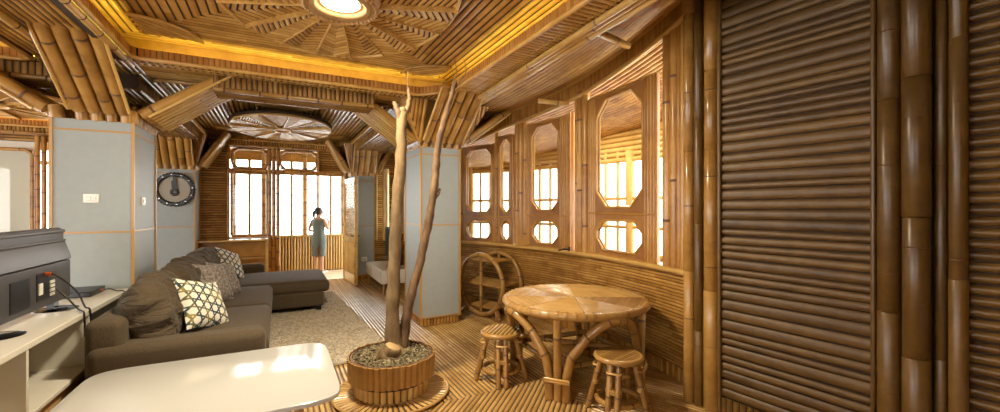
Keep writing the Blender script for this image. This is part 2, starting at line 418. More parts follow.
# open door leaf -------------------------------------------------------------
dr = frame('door_1', (1.345, 10.12, 0), math.radians(-86))
def door_leaf(par, W=1.12, Hh=2.24):
    m = MB(); m.box(0,.1,-.02,.02,0.01,Hh); m.box(W-.1,W,-.02,.02,0.01,Hh); m.box(.1,W-.1,-.02,.02,Hh-.1,Hh); m.box(.1,W-.1,-.02,.02,.01,.2); m.box(.1,W-.1,-.02,.02,.86,.98)
    for u in (.0,W):
        for sg in (-1,1): m.pole((u+(.03 if u==0 else -.03), sg*.02, .01),(u+(.03 if u==0 else -.03), sg*.02, Hh), .022)
    m.build('door_frame', [M_PALE, M_NODE], par)
    p = MB(); p.box(.1,W-.1,-.008,.008,.2,.86,1)
    for sg in (-1,1): p.field((0,sg*.008,0), X, Z, rect(.1,W-.1,.2,.86), PI/2, .045, Y*sg, .012)
    p.build('lower_panel', [M_PALE, M_BACK], par)
    lt = MB(); n = 7
    for i in range(n):
        for j in range(10):
            u0 = .1+(W-.2)*i/n; u1 = .1+(W-.2)*(i+1)/n; z0 = .98+(Hh-1.08)*j/10; z1 = .98+(Hh-1.08)*(j+1)/10
            lt.bar((u0,0,z0),(u1,0,z1), .016, .02, Y); lt.bar((u0,.0,z1),(u1,0,z0), .016, .02, Y)
    lt.build('lattice', M_PALE, par)
    g = MB(); g.box(.1,W-.1,-.004,.004,.98,Hh-.1); g.build('pane', M_GLASS, par)
    h = MB(); h.tube([(W-.06,-.03,1.02),(W-.06,-.07,1.02),(W-.16,-.07,1.02)], .01); h.tube([(W-.06,.03,1.02),(W-.06,.07,1.02),(W-.16,.07,1.02)], .01)
    h.box(W-.085,W-.035,-.03,.03,.95,1.09); h.build('door_handle', M_BLACK, par)
door_leaf(dr)

# unseen walls behind viewpoint and side room, added to cut light; openings shape it
wf = MB()
for q in ((-6,4.2,0,.85),(-6,4.2,2.6,3.7),(-6,-4.6,.85,2.6),(-1.5,4.2,.85,2.6)):
    wf.box(q[0],q[1],-1.12,-1,q[2],q[3],1); wf.field((0,-1,0), X, Z, rect(*q), 0, .06, Y, .014)
struct(wf.build('wall_front_unseen', [M_WALL, M_BACK]))
wl = MB()
for q in ((-1,BACKY,0,.85),(-1,BACKY,2.6,3.7),(-1,1.0,.85,2.6),(4.2,5.0,.85,2.6),(8.2,BACKY,.85,2.6)):
    wl.box(-6.12,-6,q[0],q[1],q[2],q[3],1); wl.field((-6,0,0), Y, Z, rect(*q), 0, .06, X, .014)
struct(wl.build('wall_left_unseen', [M_WALL, M_BACK]))

# balcony beyond ---------------------------------------------------------------
bf = MB(); bf.box(-5.6, 3.2, BACKY+.12, 12.4, -.12, 0); struct(bf.build('floor_balcony', M_TILE))
rl = thing('balustrade', 'waist-high balcony wall of upright bamboo canes behind the woman', 'balustrade', (0,11.6,0))
m = MB(); m.box(-5,3,.03,.06,0,.9,1); m.field((0,.03,0), X, Z, rect(-5,3,.02,.88), PI/2, .065, -Y, .03, (2,3)); m.build('cane_panel', [M_PALE, M_BACK], rl)
m = MB(); m.box(-5,3,-.04,.1,.88,.93); m.build('top_rail', M_PALE, rl)
m = MB()
for i in range(27):
    xx = -4.8+i*.3; m.pole((xx,.03,.93),(xx,.03,3.0), .034 if i % 3 else .06)
m.pole((-5,.03,2.5),(3,.03,2.5), .04)
m.box(-5,3,0,.06,2.74,2.98); m.build('mullion_screen', [M_POLE, M_NODE], rl)
bc = MB(); bc.box(-5.6,3.2,BACKY+.1,12.2,2.98,3.05,1); bc.field((0,0,2.98), X, Y, rect(-5.6,3.2,BACKY+.12,12.2), 0, .06, -Z, .02); struct(bc.build('ceiling_balcony', [M_PALE, M_BACK]))

# straight stretch of window wall beyond the bay -------------------------------
wr = MB()
P0 = A(30); xr = 2.6
for (a,b,z0,z1) in ((7.04,8.95,0,2.98),(8.95,9.95,0,1.0),(8.95,9.95,2.45,2.98),(9.95,BACKY,0,2.98)):
    wr.box(xr, xr+.12, a, b, z0, z1, 1); wr.field((xr,0,0), Y, Z, rect(a,b,z0,z1), 0, .05, -X, .012)
struct(wr.build('wall_right_far', [M_WALL, M_BACK]))
fr = frame('window_5'); m = MB()
for q in ((8.95,1.0,9.95,1.0),(8.95,2.45,9.95,2.45),(8.95,1,8.95,2.45),(9.95,1,9.95,2.45),(9.45,1,9.45,2.45)): m.pole((xr-.02,q[0],q[1]),(xr-.02,q[2],q[3]), .03, .3, 8)
m.build('window_frame', [M_FRAME, M_NODE], fr); g = MB(); g.box(xr+.05,xr+.056,8.95,9.95,1,2.45); g.build('pane', M_GLASS, fr)

# curved bay: low wall, sill, fringe --------------------------------------------
lw = MB()
A0, A1 = -15.0, 30.5
a = A0
nseg = 30
for i in range(nseg):
    b0 = A0+(A1-A0)*i/nseg; b1 = A0+(A1-A0)*(i+1)/nseg
    p, q, P, Q = A(b0,RI), A(b1,RI), A(b0,RI+.1), A(b1,RI+.1)
    lw.add([p,q,Q,P]+[r_+Z*1.0 for r_ in (p,q,Q,P)], [(4,5,6,7),(0,4,7,3),(1,2,6,5),(0,1,5,4),(2,3,7,6)], 1)
rows = 27; zb = .13
for j in range(rows):
    z = zb+(1.0-zb)*(j+.5)/rows; a = A0
    while a < A1:
        e = min(A1, a+random.uniform(3,6)); p, q = A(a,RI,z), A(e-.02,RI,z)
        nn = -(p+q)/2+V((BX,BY,z)); nn.z = 0; nn.normalize()
        lw.slat(p, q, nn, (1.0-zb)/rows*.88, .015, 4); a = e
struct(lw.build('wall_right_bay', [M_WALL, M_GAP]))
bb = MB(); n = 120
for i in range(n):
    aa = A0+(A1-A0)*(i+.5)/n; p = A(aa,RI); nn = (V((BX,BY,0))-p).normalized()
    bb.slat(p, p+Z*.125, nn, .038, .016)
struct(bb.build('baseboard_bay', M_WALL))
sl = MB(); n = 45
ring = [(A(A0+(A1-A0)*i/n,RI-.05), A(A0+(A1-A0)*i/n,RI+.12)) for i in range(n+1)]
for (p,P),(q,Q) in zip(ring, ring[1:]):
    sl.add([p+Z*1.0,q+Z*1.0,Q+Z*1.0,P+Z*1.0,p+Z*1.045,q+Z*1.045,Q+Z*1.045,P+Z*1.045], [(3,2,1,0),(4,5,6,7),(0,1,5,4),(2,3,7,6)])
sl.tube([A(A0+(A1-A0)*i/n,RI-.05,1.022) for i in range(n+1)], .028, 8)
struct(sl.build('trim_3', M_PALE))
fg = MB(); n = 150
for i in range(n):
    aa = A0+(A1-A0)*(i+.5)/n; p = A(aa,RI-.03,interp(ZF0,aa)); q = A(aa,RI-.03,interp(ZF1,aa)); nn = (V((BX,BY,0))-V((p.x,p.y,0))).normalized()
    fg.slat(p, q, nn, .031, .012)
for (t0,t1,rr) in ((ZF0,0,.028),(ZF1,0,.03)):
    fg.tube([A(A0+(A1-A0)*i/45, RI-.05, interp(t0,A0+(A1-A0)*i/45)) for i in range(46)], rr, 8, 2)
for i in range(45):
    b0 = A0+(A1-A0)*i/45; b1 = A0+(A1-A0)*(i+1)/45
    fg.add([A(b0,RI,interp(ZF0,b0)),A(b1,RI,interp(ZF0,b1)),A(b1,RI,interp(ZF1,b1)+.1),A(b0,RI,interp(ZF1,b0)+.1)], [(0,1,2,3)], 1)
struct(fg.build('trim_4', [M_FRAME, M_BACK, M_PALE]))

# octagon-paned sashes ------------------------------------------------------------
def sash(par, p0, p1, z0, z1, zr0, zr1, sl_, sr, rail, cut, th=.045, mat=None):
    p0, p1 = V(p0), V(p1); p0.z = p1.z = 0; u = (p1-p0); W = u.length; u.normalize()
    nrm = V((u.y,-u.x,0))
    if nrm.dot(V((BX,BY,0))-p0) < 0: nrm = -nrm
    mt = mat or M_FRAME
    def T(a, z, d): return p0+u*a+Z*z+nrm*d
    m = MB(); zm = (zr0+zr1)/2
    holes = []
    for (za,zb_,b,B_) in ((z0,zm,z0+rail,zr0),(zm,z1,zr1,z1-rail)):
        a, A_ = sl_, W-sr; c = min(cut*1.25, (A_-a)*.34, (B_-b)*.36)
        inn = [(a+c,b),(A_-c,b),(A_,b+c),(A_,B_-c),(A_-c,B_),(a+c,B_),(a,B_-c),(a,b+c)]
        out = [(a+c,za),(A_-c,za),(W,b+c),(W,B_-c),(A_-c,zb_),(a+c,zb_),(0,B_-c),(0,b+c)]
        cor = {1:(W,za), 3:(W,zb_), 5:(0,zb_), 7:(0,za)}
        for d, rev in ((th/2,False),(-th/2,True)):
            for k in range(8):
                l = (k+1) % 8; pl = [out[k]]+([cor[k]] if k in cor else [])+[out[l], inn[l], inn[k]]
                vs = [T(x,z,d) for x,z in pl]; m.add(vs, [tuple(range(len(vs)))[::-1 if rev else 1]], 1)
        for k in range(8):
            l = (k+1) % 8
            m.add([T(*inn[k],th/2),T(*inn[l],th/2),T(*inn[l],-th/2),T(*inn[k],-th/2)], [(0,1,2,3)])
            m.tube([T(*inn[k],th/2),T(*inn[l],th/2)], .016, 6); m.tube([T(*inn[k],-th/2),T(*inn[l],-th/2)], .014, 6)
        holes.append(inn)
    for q in (((0,z0),(0,z1)),((W,z0),(W,z1)),((0,z0),(W,z0)),((0,z1),(W,z1)),((0,zm),(W,zm))):
        m.add([T(*q[0],th/2),T(*q[1],th/2),T(*q[1],-th/2),T(*q[0],-th/2)], [(0,1,2,3)])
        m.tube([T(*q[0],th/2),T(*q[1],th/2)], .014, 6)
    for sg in (1,-1):
        for (x0,x1) in ((.012,sl_-.012),(W-sr+.012,W-.012)):
            if x1-x0 > .03: m.field(T(0,0,sg*th/2), u, Z, rect(x0,x1,z0,z1), PI/2, .04, nrm*sg, .014, (.8,1.8), fill=.72)
    m.build('sash_frame', [mt, M_SASHD], par)
    for inn in holes:
        g = MB(); k = len(inn)
        g.add([T(x,z,.003) for x,z in inn]+[T(x,z,-.003) for x,z in inn], [tuple(range(k)), tuple(range(2*k-1,k-1,-1))]); g.build('pane', M_GLASS, par, smooth=False)
fr = frame('window_6'); sash(fr, A(25.7), A(18.9), 1.05, 2.62, 1.40, 1.53, .06, .09, .05, .09)
fr = frame('window_7'); sash(fr, A(18.6), A(15.1,RI-.04), 1.05, 2.72, 1.40, 1.53, .07, .05, .05, .07)
fr = frame('window_8'); sash(fr, A(12.6), A(4.8), 1.05, 2.82, 1.42, 1.57, .10, .18, .05, .10)
hp = A(4.4); dv = V((.627,.779,0)).normalized()
fr = frame('window_9'); sash(fr, hp, hp+dv*.55+V((.05,-.03,0)), 1.05, 2.86, 1.42, 1.57, .06, .06, .05, .08)
fr = frame('window_10'); sash(fr, A(1.1), A(-9.6,RI-.02), 1.05, 2.93, 1.46, 1.61, .15, .19, .06, .15)
pm = MB()
for aa, rr in ((26.3,.045),(27.2,.045),(18.75,.03),(14.6,.04),(13.8,.045),(13.0,.04),(3.3,.028),(2.6,.05),(1.7,.05),(-10.9,.05),(-11.8,.045)):
    pm.pole(A(aa,RI-.02,1.03), A(aa,RI-.02,interp(ZF0,aa)+.06), rr, 1.0)
for k in range(8):
    aa = -11.3-.5*k; p = A(aa,RI-.02,1.03); pm.slat(p, A(aa,RI-.02,3.35), (V((BX,BY,1.03))-p).normalized(), .052, .02, 4)
pm.add([A(-11,RI,1.0),A(-15.2,RI,1.0),A(-15.2,RI,3.5),A(-11,RI,3.5)], [(0,1,2,3)])
struct(pm.build('trim_5', [M_FRAME, M_NODE]))
# window stay hook below the opened sash
hk = MB(); hk.tube([A(4.2,RI-.06,1.06),A(4.2,RI-.16,1.07),A(4.9,RI-.18,1.05)], .012, 8); hk.tube([A(4.2,RI-.06,1.04),A(4.2,RI-.06,1.10)], .016, 8)
tag(hk.build('window_stay', M_BLACK), 'small black metal stay hook on bamboo sill below open sash', 'window stay')

# corridor outside the bay ----------------------------------------------------------
RO = RI+1.5
cf = MB()
ow = MB(); oc = MB()
B0, B1 = -17, 42; n = 48
for i in range(n):
    b0 = B0+(B1-B0)*i/n; b1 = B0+(B1-B0)*(i+1)/n
    cf.add([A(b0,RI+.08,-.02),A(b1,RI+.08,-.02),A(b1,RO+.2,-.02),A(b0,RO+.2,-.02)], [(0,1,2,3)])
    z0 = interp(ZF0,max(-14,min(31,b0))); z1 = interp(ZF0,max(-14,min(31,b1)))
    oc.add([A(b0,RI+.08,z0+.1),A(b1,RI+.08,z1+.1),A(b1,RO+.2,z1-.18),A(b0,RO+.2,z0-.18)], [(0,1,2,3)], 1)
    for j in range(26):
        t = (j+.5)/26; t2 = RI+.08+(RO+.1-RI)*t
        oc.slat(A(b0,t2,z0+.095-.28*t), A(b1,t2,z1+.095-.28*t), -Z, .06, .016)
    ow.add([A(b0,RO,0),A(b1,RO,0),A(b1,RO,.85),A(b0,RO,.85)], [(0,1,2,3)])
    for zz in (2.38,):
        ow.add([A(b0,RO,2.38),A(b1,RO,2.38),A(b1,RO,3.4),A(b0,RO,3.4)], [(0,1,2,3)])
for zz, rr in ((.87,.05),(1.30,.03),(1.75,.03),(2.36,.045)):
    ow.tube([A(B0+(B1-B0)*i/n,RO-.02,zz) for i in range(n+1)], rr, 6)
for zz in (2.45,2.53,2.61,2.69,2.77): ow.tube([A(B0+(B1-B0)*i/n,RO-.01,zz) for i in range(n+1)], .04, 6)
for i in range(40):
    aa = B0+2+i*1.8; ow.tube([A(aa,RO-.02,.85),A(aa,RO-.02,2.5)], .075 if i % 3 == 0 else .03, 6)
struct(cf.build('floor_corridor', M_TILE)); struct(oc.build('ceiling_corridor', [M_WALL, M_BACK])); struct(ow.build('wall_outer', M_PALE))
DL = []
for aa, rr, lab in ((8.8,RI+.75,'round white downlight in corridor ceiling seen through the second full window of the bay'), (-3.0,RI+1.0,'round white downlight in corridor ceiling seen through the near octagon window'), (-1.2,RI+.45,'small round downlight in corridor ceiling just outside the near octagon window')):
    p = A(aa, rr); zc = interp(ZF0,aa)+.1-.28*(rr-RI-.08)/1.6
    dl = thing('downlight', lab, 'light', (p.x,p.y,zc-.03), 0, 'corridor downlights')
    m = MB(); m.lathe([(.055,.02),(.085,.02),(.085,-.012),(.055,-.012)], 20); m.build('trim_ring', M_WHITE, dl)
    m = MB(); m.lathe([(0,.0),(.056,.0)], 20); m.build('diffuser', M_DOWN, dl)
    DL.append((p.x,p.y,zc-.05))

# ------------------------------------------------------------------ ceilings
ZS, ZT = 3.0, 3.22
TR = [('near', -1.2, 1.84, 1.75, 5.02), ('far', -1.22, 1.42, 5.75, 10.0), ('side near', -4.9, -2.0, 2.1, 5.55), ('side far', -4.9, -2.0, 6.3, 10.0)]
cl = MB()
def soffit(x0,x1,y0,y1,ang=0,pitch=.05,z=ZS,mi=0,fill=.74):
    cl.add([(x0,y0,z+.012),(x1,y0,z+.012),(x1,y1,z+.012),(x0,y1,z+.012)], [(0,1,2,3)], 3 if mi == 2 else 1)
    cl.field((0,0,z+.012), X, Y, rect(x0,x1,y0,y1), ang, pitch, -Z, .010, mi=mi, fill=fill)
soffit(-6,-4.9,-1,BACKY,PI/2); soffit(-2.0,-1.22,-1,BACKY,PI/2); cl.field((0,0,ZS+.012), X, Y, [(1.84,-1),(1.94,-1),(2.30,5.3),(1.84,5.3)], 0, .055, -Z, .010, mi=2, fill=.66); cl.add([(1.84,-1,ZS+.013),(2.06,-1,ZS+.013),(2.38,5.3,ZS+.013),(1.84,5.3,ZS+.013)], [(0,1,2,3)], 3)  # pale slats along the bay side: window glints put into the colour
soffit(1.42,2.6,5.3,BACKY,PI/2)
soffit(-1.22,1.84,-1,1.75); soffit(-1.22,1.84,5.02,5.3,PI/2,.06,mi=2,fill=.66); soffit(-1.22,1.42,5.3,5.75); soffit(-1.22,1.42,10.0,BACKY)  # pale strip beyond the near tray paints in the window highlights
soffit(-4.9,-2,-1,2.1); soffit(-4.9,-2,5.55,6.3,PI/2,.05); soffit(-4.9,-2,10.0,BACKY)
# sloping boards between the straight beam and the bay fringe: slats follow the curve
XB = 2.28
rows = 12
na = 30
def zc(t, aa): 
    e = A(aa,RI-.03,interp(ZF1,aa)); s0 = V((min(2.17+.054*(e.y-1.9),e.x-.02), e.y, ZS+.01)); return s0+(e-s0)*t
for i in range(na):
    b0 = A0+(26.5-A0)*i/na; b1 = A0+(26.5-A0)*(i+1)/na
    cl.add([zc(0,b0)+Z*.02,zc(0,b1)+Z*.02,zc(1,b1)+Z*.02,zc(1,b0)+Z*.02], [(0,1,2,3)], 1)
for j in range(rows):
    i = 0
    while i < na:
        k = min(na, i+random.choice((2,3,4))); t = (j+.5)/rows
        b0 = A0+(26.5-A0)*i/na; b1 = A0+(26.5-A0)*k/na
        p, q = zc(t,b0), zc(t,b1-.05)
        ww = (zc((j+1)/rows,(b0+b1)/2)-zc(j/rows,(b0+b1)/2)).length
        cl.slat(p, q, -Z, ww*.68, .012, 4, 4); i = k
cl.add([(2.3,6.3,ZS+.015),(3.2,6.3,ZS+.015),(3.2,7.3,ZS+.015),(2.3,7.3,ZS+.015)], [(0,1,2,3)], 1)
# unseen slab added above everything to stop sky light leaking in
cl.box(-6.2, 4.6, -1, BACKY+.3, 3.72, 3.8, 1)
struct(cl.build('ceiling', [M_CEIL, M_BACK, M_PALE, M_MID, M_CEILM]))

tn = [6]
def tray(kind, x0, x1, y0, y1, ch, zt, led, fh=.085, deep=.2):
    """recessed ceiling panel with a slatted lip; yellow light strip lies hidden behind the lip"""
    cl_, cr_ = ch
    O = [(x0+cl_,y0),(x1-cr_,y0),(x1,y0+cr_),(x1,y1-cr_),(x1-cr_,y1),(x0+cl_,y1),(x0,y1-cl_),(x0,y0+cl_)]
    cx, cy = (x0+x1)/2, (y0+y1)/2
    par = frame('trim_%d' % tn[0]); tn[0] += 1
    lip = MB()
    for (a,b),(c,d) in zip(O, O[1:]+O[:1]):
        e = V((c-a,d-b,0)); L = e.length; e.normalize(); inn = V((-e.y,e.x,0))
        lip.add([(a,b,ZS-.02),(c,d,ZS-.02),(c,d,ZS+fh),(a,b,ZS+fh)], [(0,1,2,3)], 1)
        k = int(L/.045)
        for i in range(k):
            p = V((a,b,ZS-.02))+e*((i+.5)*L/k); lip.slat(p, p+Z*(fh+.02), inn, .042, .012)
        lip.tube([V((a,b,ZS-.012))-e*.01+inn*.01, V((c,d,ZS-.012))+e*.01+inn*.01], .02, 8, 2)
    # corner infill of the soffit where the corners are cut
    for px, py, qx, qy, ch in ((x0,y0,1,1,cl_),(x1,y0,-1,1,cr_),(x1,y1,-1,-1,cr_),(x0,y1,1,-1,cl_)):
        lip.add([(px,py,ZS+.005),(px+qx*ch,py,ZS+.005),(px,py+qy*ch,ZS+.005)], [(0,1,2)], 2)
    lip.build('lip', [M_ORANGE if led else M_WALL, M_BACK, M_CEIL], par)
    pn = MB(); e = deep
    X0, X1, Y0, Y1 = x0-e, x1+e, y0-e, y1+e
    pn.add([(X0,Y0,zt+.012),(X1,Y0,zt+.012),(X1,Y1,zt+.012),(X0,Y1,zt+.012)], [(0,1,2,3)], 1)
    for q in ((X0,Y0,X1,Y0),(X1,Y0,X1,Y1),(X1,Y1,X0,Y1),(X0,Y1,X0,Y0)):
        pn.add([(q[0],q[1],ZS),(q[2],q[3],ZS),(q[2],q[3],zt+.012),(q[0],q[1],zt+.012)], [(0,1,2,3)], 0)
    tri = [([(X0,Y0),(X1,Y0),(cx,cy)],0), ([(X0,Y1),(X1,Y1),(cx,cy)],0), ([(X0,Y0),(cx,cy),(X0,Y1)],PI/2), ([(X1,Y0),(cx,cy),(X1,Y1)],PI/2)]
    for poly, ang in tri:
        pn.field((0,0,zt+.012), X, Y, poly, ang, .068, -Z, .010, fill=.80)
    # quarter-round corner pieces with slats on the diagonal
    for px, py, s0 in ((X0+.3,Y0+.3,0),(X1-.3,Y0+.3,PI/2),(X1-.3,Y1-.3,PI),(X0+.3,Y1-.3,1.5*PI)):
        q = [(px,py)]+[(px+.46*math.cos(s0+PI/2*i/8),py+.46*math.sin(s0+PI/2*i/8)) for i in range(9)]
        pn.field((0,0,zt-.02), X, Y, q, s0+PI/4+PI/2, .065, -Z, .012, fill=.72)
        pn.tube([(a,b,zt-.03) for a,b in q[1:]], .014, 6)
    pn.build('slat_panel', [M_CEIL, M_BACK], par)
    if led:
        lm = MB()
        for (a,b),(c,d) in zip(O, O[1:]+O[:1]):
            ed = V((c-a,d-b,0)).normalized(); out = V((ed.y,-ed.x,0))
            lm.bar(V((a,b,ZS+.035))+out*.035+ed*.05, V((c,d,ZS+.035))+out*.035-ed*.05, .03, .012, Z)
        lm.build('light_strip', led, par)
    return cx, cy
C1 = tray('near', *TR[0][1:], (.05,.30), ZT, M_LED)
C2 = tray('far', *TR[1][1:], (.08,.1), 3.14, None, .06, .12)
C3 = tray('side near', *TR[2][1:], (.3,.1), ZT, M_LED)
C4 = tray('side far', *TR[3][1:], (.3,.1), 3.16, M_LEDO)

def medallion(label, cx, cy, z, r, n=16, r0=.3, pitch=.066, thick=.03, group='slatted ceiling rosettes', sx=1):
    t = thing('ceiling_rosette', label, 'ceiling rosette', (cx,cy,z), 0, group)
    t.scale = (sx,1,1)
    m = MB(); m.lathe([(0,thick),(r+.035,thick),(r+.035,thick*.3),(0,thick*.3)], 64); m.build('backing', M_BACK, t)
    m = MB()
    for i in range(n):
        a0 = 2*PI*i/n+.1; a1 = a0+2*PI/n; am = (a0+a1)/2; dz = -.008-(.022 if i % 2 else 0)
        for (s0,s1,sg) in ((a0,am,1),(am,a1,-1)):
            poly = [(r0*math.cos(s0),r0*math.sin(s0))]+[(r*math.cos(s0+(s1-s0)*k/3),r*math.sin(s0+(s1-s0)*k/3)) for k in range(4)]+[(r0*math.cos(s1),r0*math.sin(s1))]
            m.field((0,0,dz+.02), X, Y, poly, am+sg*math.radians(52), pitch, -Z, .014, fill=.82)
        if i % 2:
            for s0 in (a0,a1):
                p = V((r0*math.cos(s0),r0*math.sin(s0),0)); q = V((r*math.cos(s0),r*math.sin(s0),0))
                m.bar(p+Z*-.01, q+Z*-.01, .008, .05, Z)
    m.build('herringbone_slats', M_CEIL, t)
    m = MB(); m.tube([(r*math.cos(2*PI*k/64),r*math.sin(2*PI*k/64),0) for k in range(64)], .02, 8, closed=True)
    m.lathe([(r+.004,-.01),(r+.004,thick)], 64)
    m.build('rim', M_PALE, t)
    m = MB()
    for rr in (r0,): m.tube([(rr*math.cos(2*PI*k/40),rr*math.sin(2*PI*k/40),-.03) for k in range(40)], .02, 8, closed=True)
    m.lathe([(0,-.02),(r0,-.02)], 40); m.build('centre_ring', M_CEIL, t)
    return t
medallion('large herringbone bamboo ceiling rosette with the lamp at its centre', .42, 3.42, 3.17, 1.2, sx=.72)
medallion('round slatted rosette hanging under the far dark ceiling panel before the door', .07, 8.35, 3.0, 1.25, 12, .2, .06, .05, sx=.63)
medallion('slatted ceiling rosette over the side room beyond the near grey pillar', -3.45, 8.2, 3.02, 1.15, 12, .2, .042)
medallion('slatted ceiling rosette over the side room nearer the television', -3.45, 3.8, 3.15, 1.2, 12, .2, .042)
lt = thing('ceiling_lamp', 'round glowing ceiling lamp with ornate ring in the large rosette', 'lamp', (.42,3.38,3.165))
m = MB(); m.lathe([(.17,.03),(.17,-.03),(.20,-.05),(.23,-.03),(.25,-.045),(.28,-.03),(.30,.0),(.30,.04)], 40)
for k in range(40):
    q = 2*PI*k/40; m.tube([(.255*math.cos(q),.255*math.sin(q),-.055),(.275*math.cos(q),.275*math.sin(q),-.035)], .012, 6)
m.build('ornate_ring', M_CUT, lt)
m = MB(); m.lathe([(0,-.035),(.09,-.03),(.175,-.005)], 40); m.build('diffuser', M_LAMP, lt)

def lamp(name, loc, size, power, col, rot=(0,0,0)):
    l = bpy.data.lights.new(name, 'AREA'); l.shape = 'DISK'; l.size = size; l.energy = power; l.color = col
    o = bpy.data.objects.new(name, l); C.objects.link(o); o.location = loc; o.rotation_euler = rot
    return o
lamp('lamp_light', (.42,3.38,3.09), .3, 60, (1,.86,.62))

for q in DL: lamp('downlight_light', q, .11, 12, (1,.90,.72))
# beams ------------------------------------------------------------------------------
bm_ = MB()
def beam(x0,x1,y0,y1,z0=2.85,z1=3.0):
    bm_.box(x0,x1,y0,y1,z0,z1,1)
    if x1-x0 > y1-y0:
        for yy, n in ((y0,-Y),(y1,Y)): bm_.field((0,yy,0), X, Z, rect(x0,x1,z0,z1), PI/2, .05, n, .012)
        bm_.field((0,0,z0), X, Y, rect(x0,x1,y0,y1), 0, .05, -Z, .016)
        for yy in (y0,y1): bm_.pole((x0,yy,z0),(x1,yy,z0), .026)
    else:
        for xx, n in ((x0,-X),(x1,X)): bm_.field((xx,0,0), Y, Z, rect(y0,y1,z0,z1), PI/2, .05, n, .012)
        bm_.field((0,0,z0), X, Y, rect(x0,x1,y0,y1), PI/2, .05, -Z, .016)
        for xx in (x0,x1): bm_.pole((xx,y0,z0),(xx,y1,z0), .026)
beam(-.6,1.05,5.3,5.62)
beam(-1.75,-1.3,5.7,10.0); beam(1.5,2.1,6.0,10.0); beam(-4.9,-1.8,5.62,6.0)
struct(bm_.build('trim_20', [M_MID, M_BACK]))
br = MB()
for k, (dx,dz,rr) in enumerate(((0,0,.028),(.062,.004,.026),(.125,.0,.03))):
    br.pole((1.93+dx,-.5,2.975+dz),(2.25+dx*.8,5.5,2.975+dz), rr, .9)
struct(br.build('trim_21', [M_PALE, M_NODE]))
bs = MB(); bs.box(-1.32,-1.22,-1,5.1,2.97,3.01,1)
for dx in (0,.5): bs.pole((-1.24-dx,-1,2.97),(-1.24-dx,5.2,2.97), .03)
struct(bs.build('trim_22', [M_PALE, M_BACK]))
cr = MB(); cr.pole((2.17,2.58,3.0),(2.92,2.94,3.13), .034); cr.pole((2.95,4.55,2.98),(3.33,4.4,2.95), .032)
struct(cr.build('trim_23', [M_PALE, M_NODE]))

# ------------------------------------------------------------------ clad pillars with flaring bamboo capitals
def pillar(label, x0, x1, y0, y1, zt=2.43, z2=2.99, out=.72, seams=(.07,1.37,2.33), inset=0):
    cx, cy = (x0+x1)/2, (y0+y1)/2; t = thing('clad_pillar', label, 'pillar', (cx,cy,0)); a, b = (x1-x0)/2, (y1-y0)/2
    m = MB(); m.box(-a,a,-b,b,.1,zt); sh = m.build('shaft', M_CLAD, t)
    m = MB(); m.box(-a+.03,a-.03,-b+.03,b-.03,0,.1,1)
    for (p,q,n) in (((-a,-b),(a,-b),-Y),((a,-b),(a,b),X),((a,b),(-a,b),Y),((-a,b),(-a,-b),-X)):
        e = V((q[0]-p[0],q[1]-p[1],0)); L = e.length; e.normalize(); k = int(L/.045)
        for i in range(k):
            c = V((p[0],p[1],0))+e*((i+.5)*L/k)-n*.025; m.slat(c, c+Z*.1, n, .04, .015)
    m.build('plinth', [M_WALL, M_BACK], t)
    for z in seams:
        s = MB(); g = .006; zz = z if z > .1 else .115
        s.box(-a-g,a+g,-b-g,b+g,zz-.009,zz+.009); s.build('joint_strip', M_STRIP, sh)
    for sx in (-1,1):
        for sy in (-1,1):
            s = MB(); s.box(sx*a-.012,sx*a+.012,sy*b-.012,sy*b+.012,.1,zt); s.build('corner_strip', M_STRIP, sh)
    # capital: boarded core, collar of short canes and four raking bundles
    m = MB(); o = out*(.1 if inset else .42)
    if not inset: m.add([(-a,-b,zt),(a,-b,zt),(a,b,zt),(-a,b,zt),(-a-o,-b-o,z2),(a+o,-b-o,z2),(a+o,b+o,z2),(-a-o,b+o,z2)], [(0,1,5,4),(1,2,6,5),(2,3,7,6),(3,0,4,7)], 1)
    sides = (((-a,-b),(a,-b),-Y),((a,-b),(a,b),X),((a,b),(-a,b),Y),((-a,b),(-a,-b),-X))
    for (p,q,n) in sides:
        e = V((q[0]-p[0],q[1]-p[1],0)); e.normalize()
        sl = V((n.x*o,n.y*o,z2-zt)).normalized(); nn = e.cross(sl).normalized()
        if nn.dot(n) < 0: nn = -nn
        for sg, base in ((-1,p),(1,q)):
            if inset: continue
            for i in range(6):
                f0 = (i+.5)/6
                s0 = V((base[0],base[1],zt))+V((n.x*o,n.y*o,z2-zt))*f0+e*sg*o*f0
                s1 = V((base[0],base[1],zt))+V((n.x*o,n.y*o,z2-zt))+e*sg*o*f0
                m.slat(s0, s1, nn, o/6*.95, .015)
    m.build('capital_boards', [M_WALL, M_DARK], t)
    for (p,q,n) in sides:
        m = MB(); e = V((q[0]-p[0],q[1]-p[1],0)); L = e.length; e.normalize(); 
        if n == -Y and inset: p = (p[0]+inset,p[1]); L -= inset
        k = max(4, int(round(L/.115))); rr = L/k/2
        for i in range(k):
            c = V((p[0],p[1],zt))+e*((i+.5)*L/k)+n*.0
            m.pole(c+Z*.09+n*.05, c+n*out*1.14+Z*(z2-zt)*1.12, rr*.97, .7, 12, mi=0)
            m.pole(c-Z*.0-n*.03, c+Z*.12-n*.005, rr*.95, 9, 10)
        for i in range(k+1):
            if n == -Y and 0 < i < k: continue
            c = V((p[0],p[1],zt))+e*(i*L/k)
            m.tube([c+Z*.07+n*.12, c+n*(out*1.14)+Z*((z2-zt)*1.10-.03)], .014, 8, 2)
        m.build('raking_canes', [M_POLE, M_NODE, M_PALE], t)
    return t
pillar('large grey-green clad pillar with the light switches beside the television', -1.83, -1.25, 5.3, 6.12, inset=.15)
pillar('grey-green clad pillar beside the wheel trolley behind the bare tree', 1.70, 2.26, 5.49, 6.25)
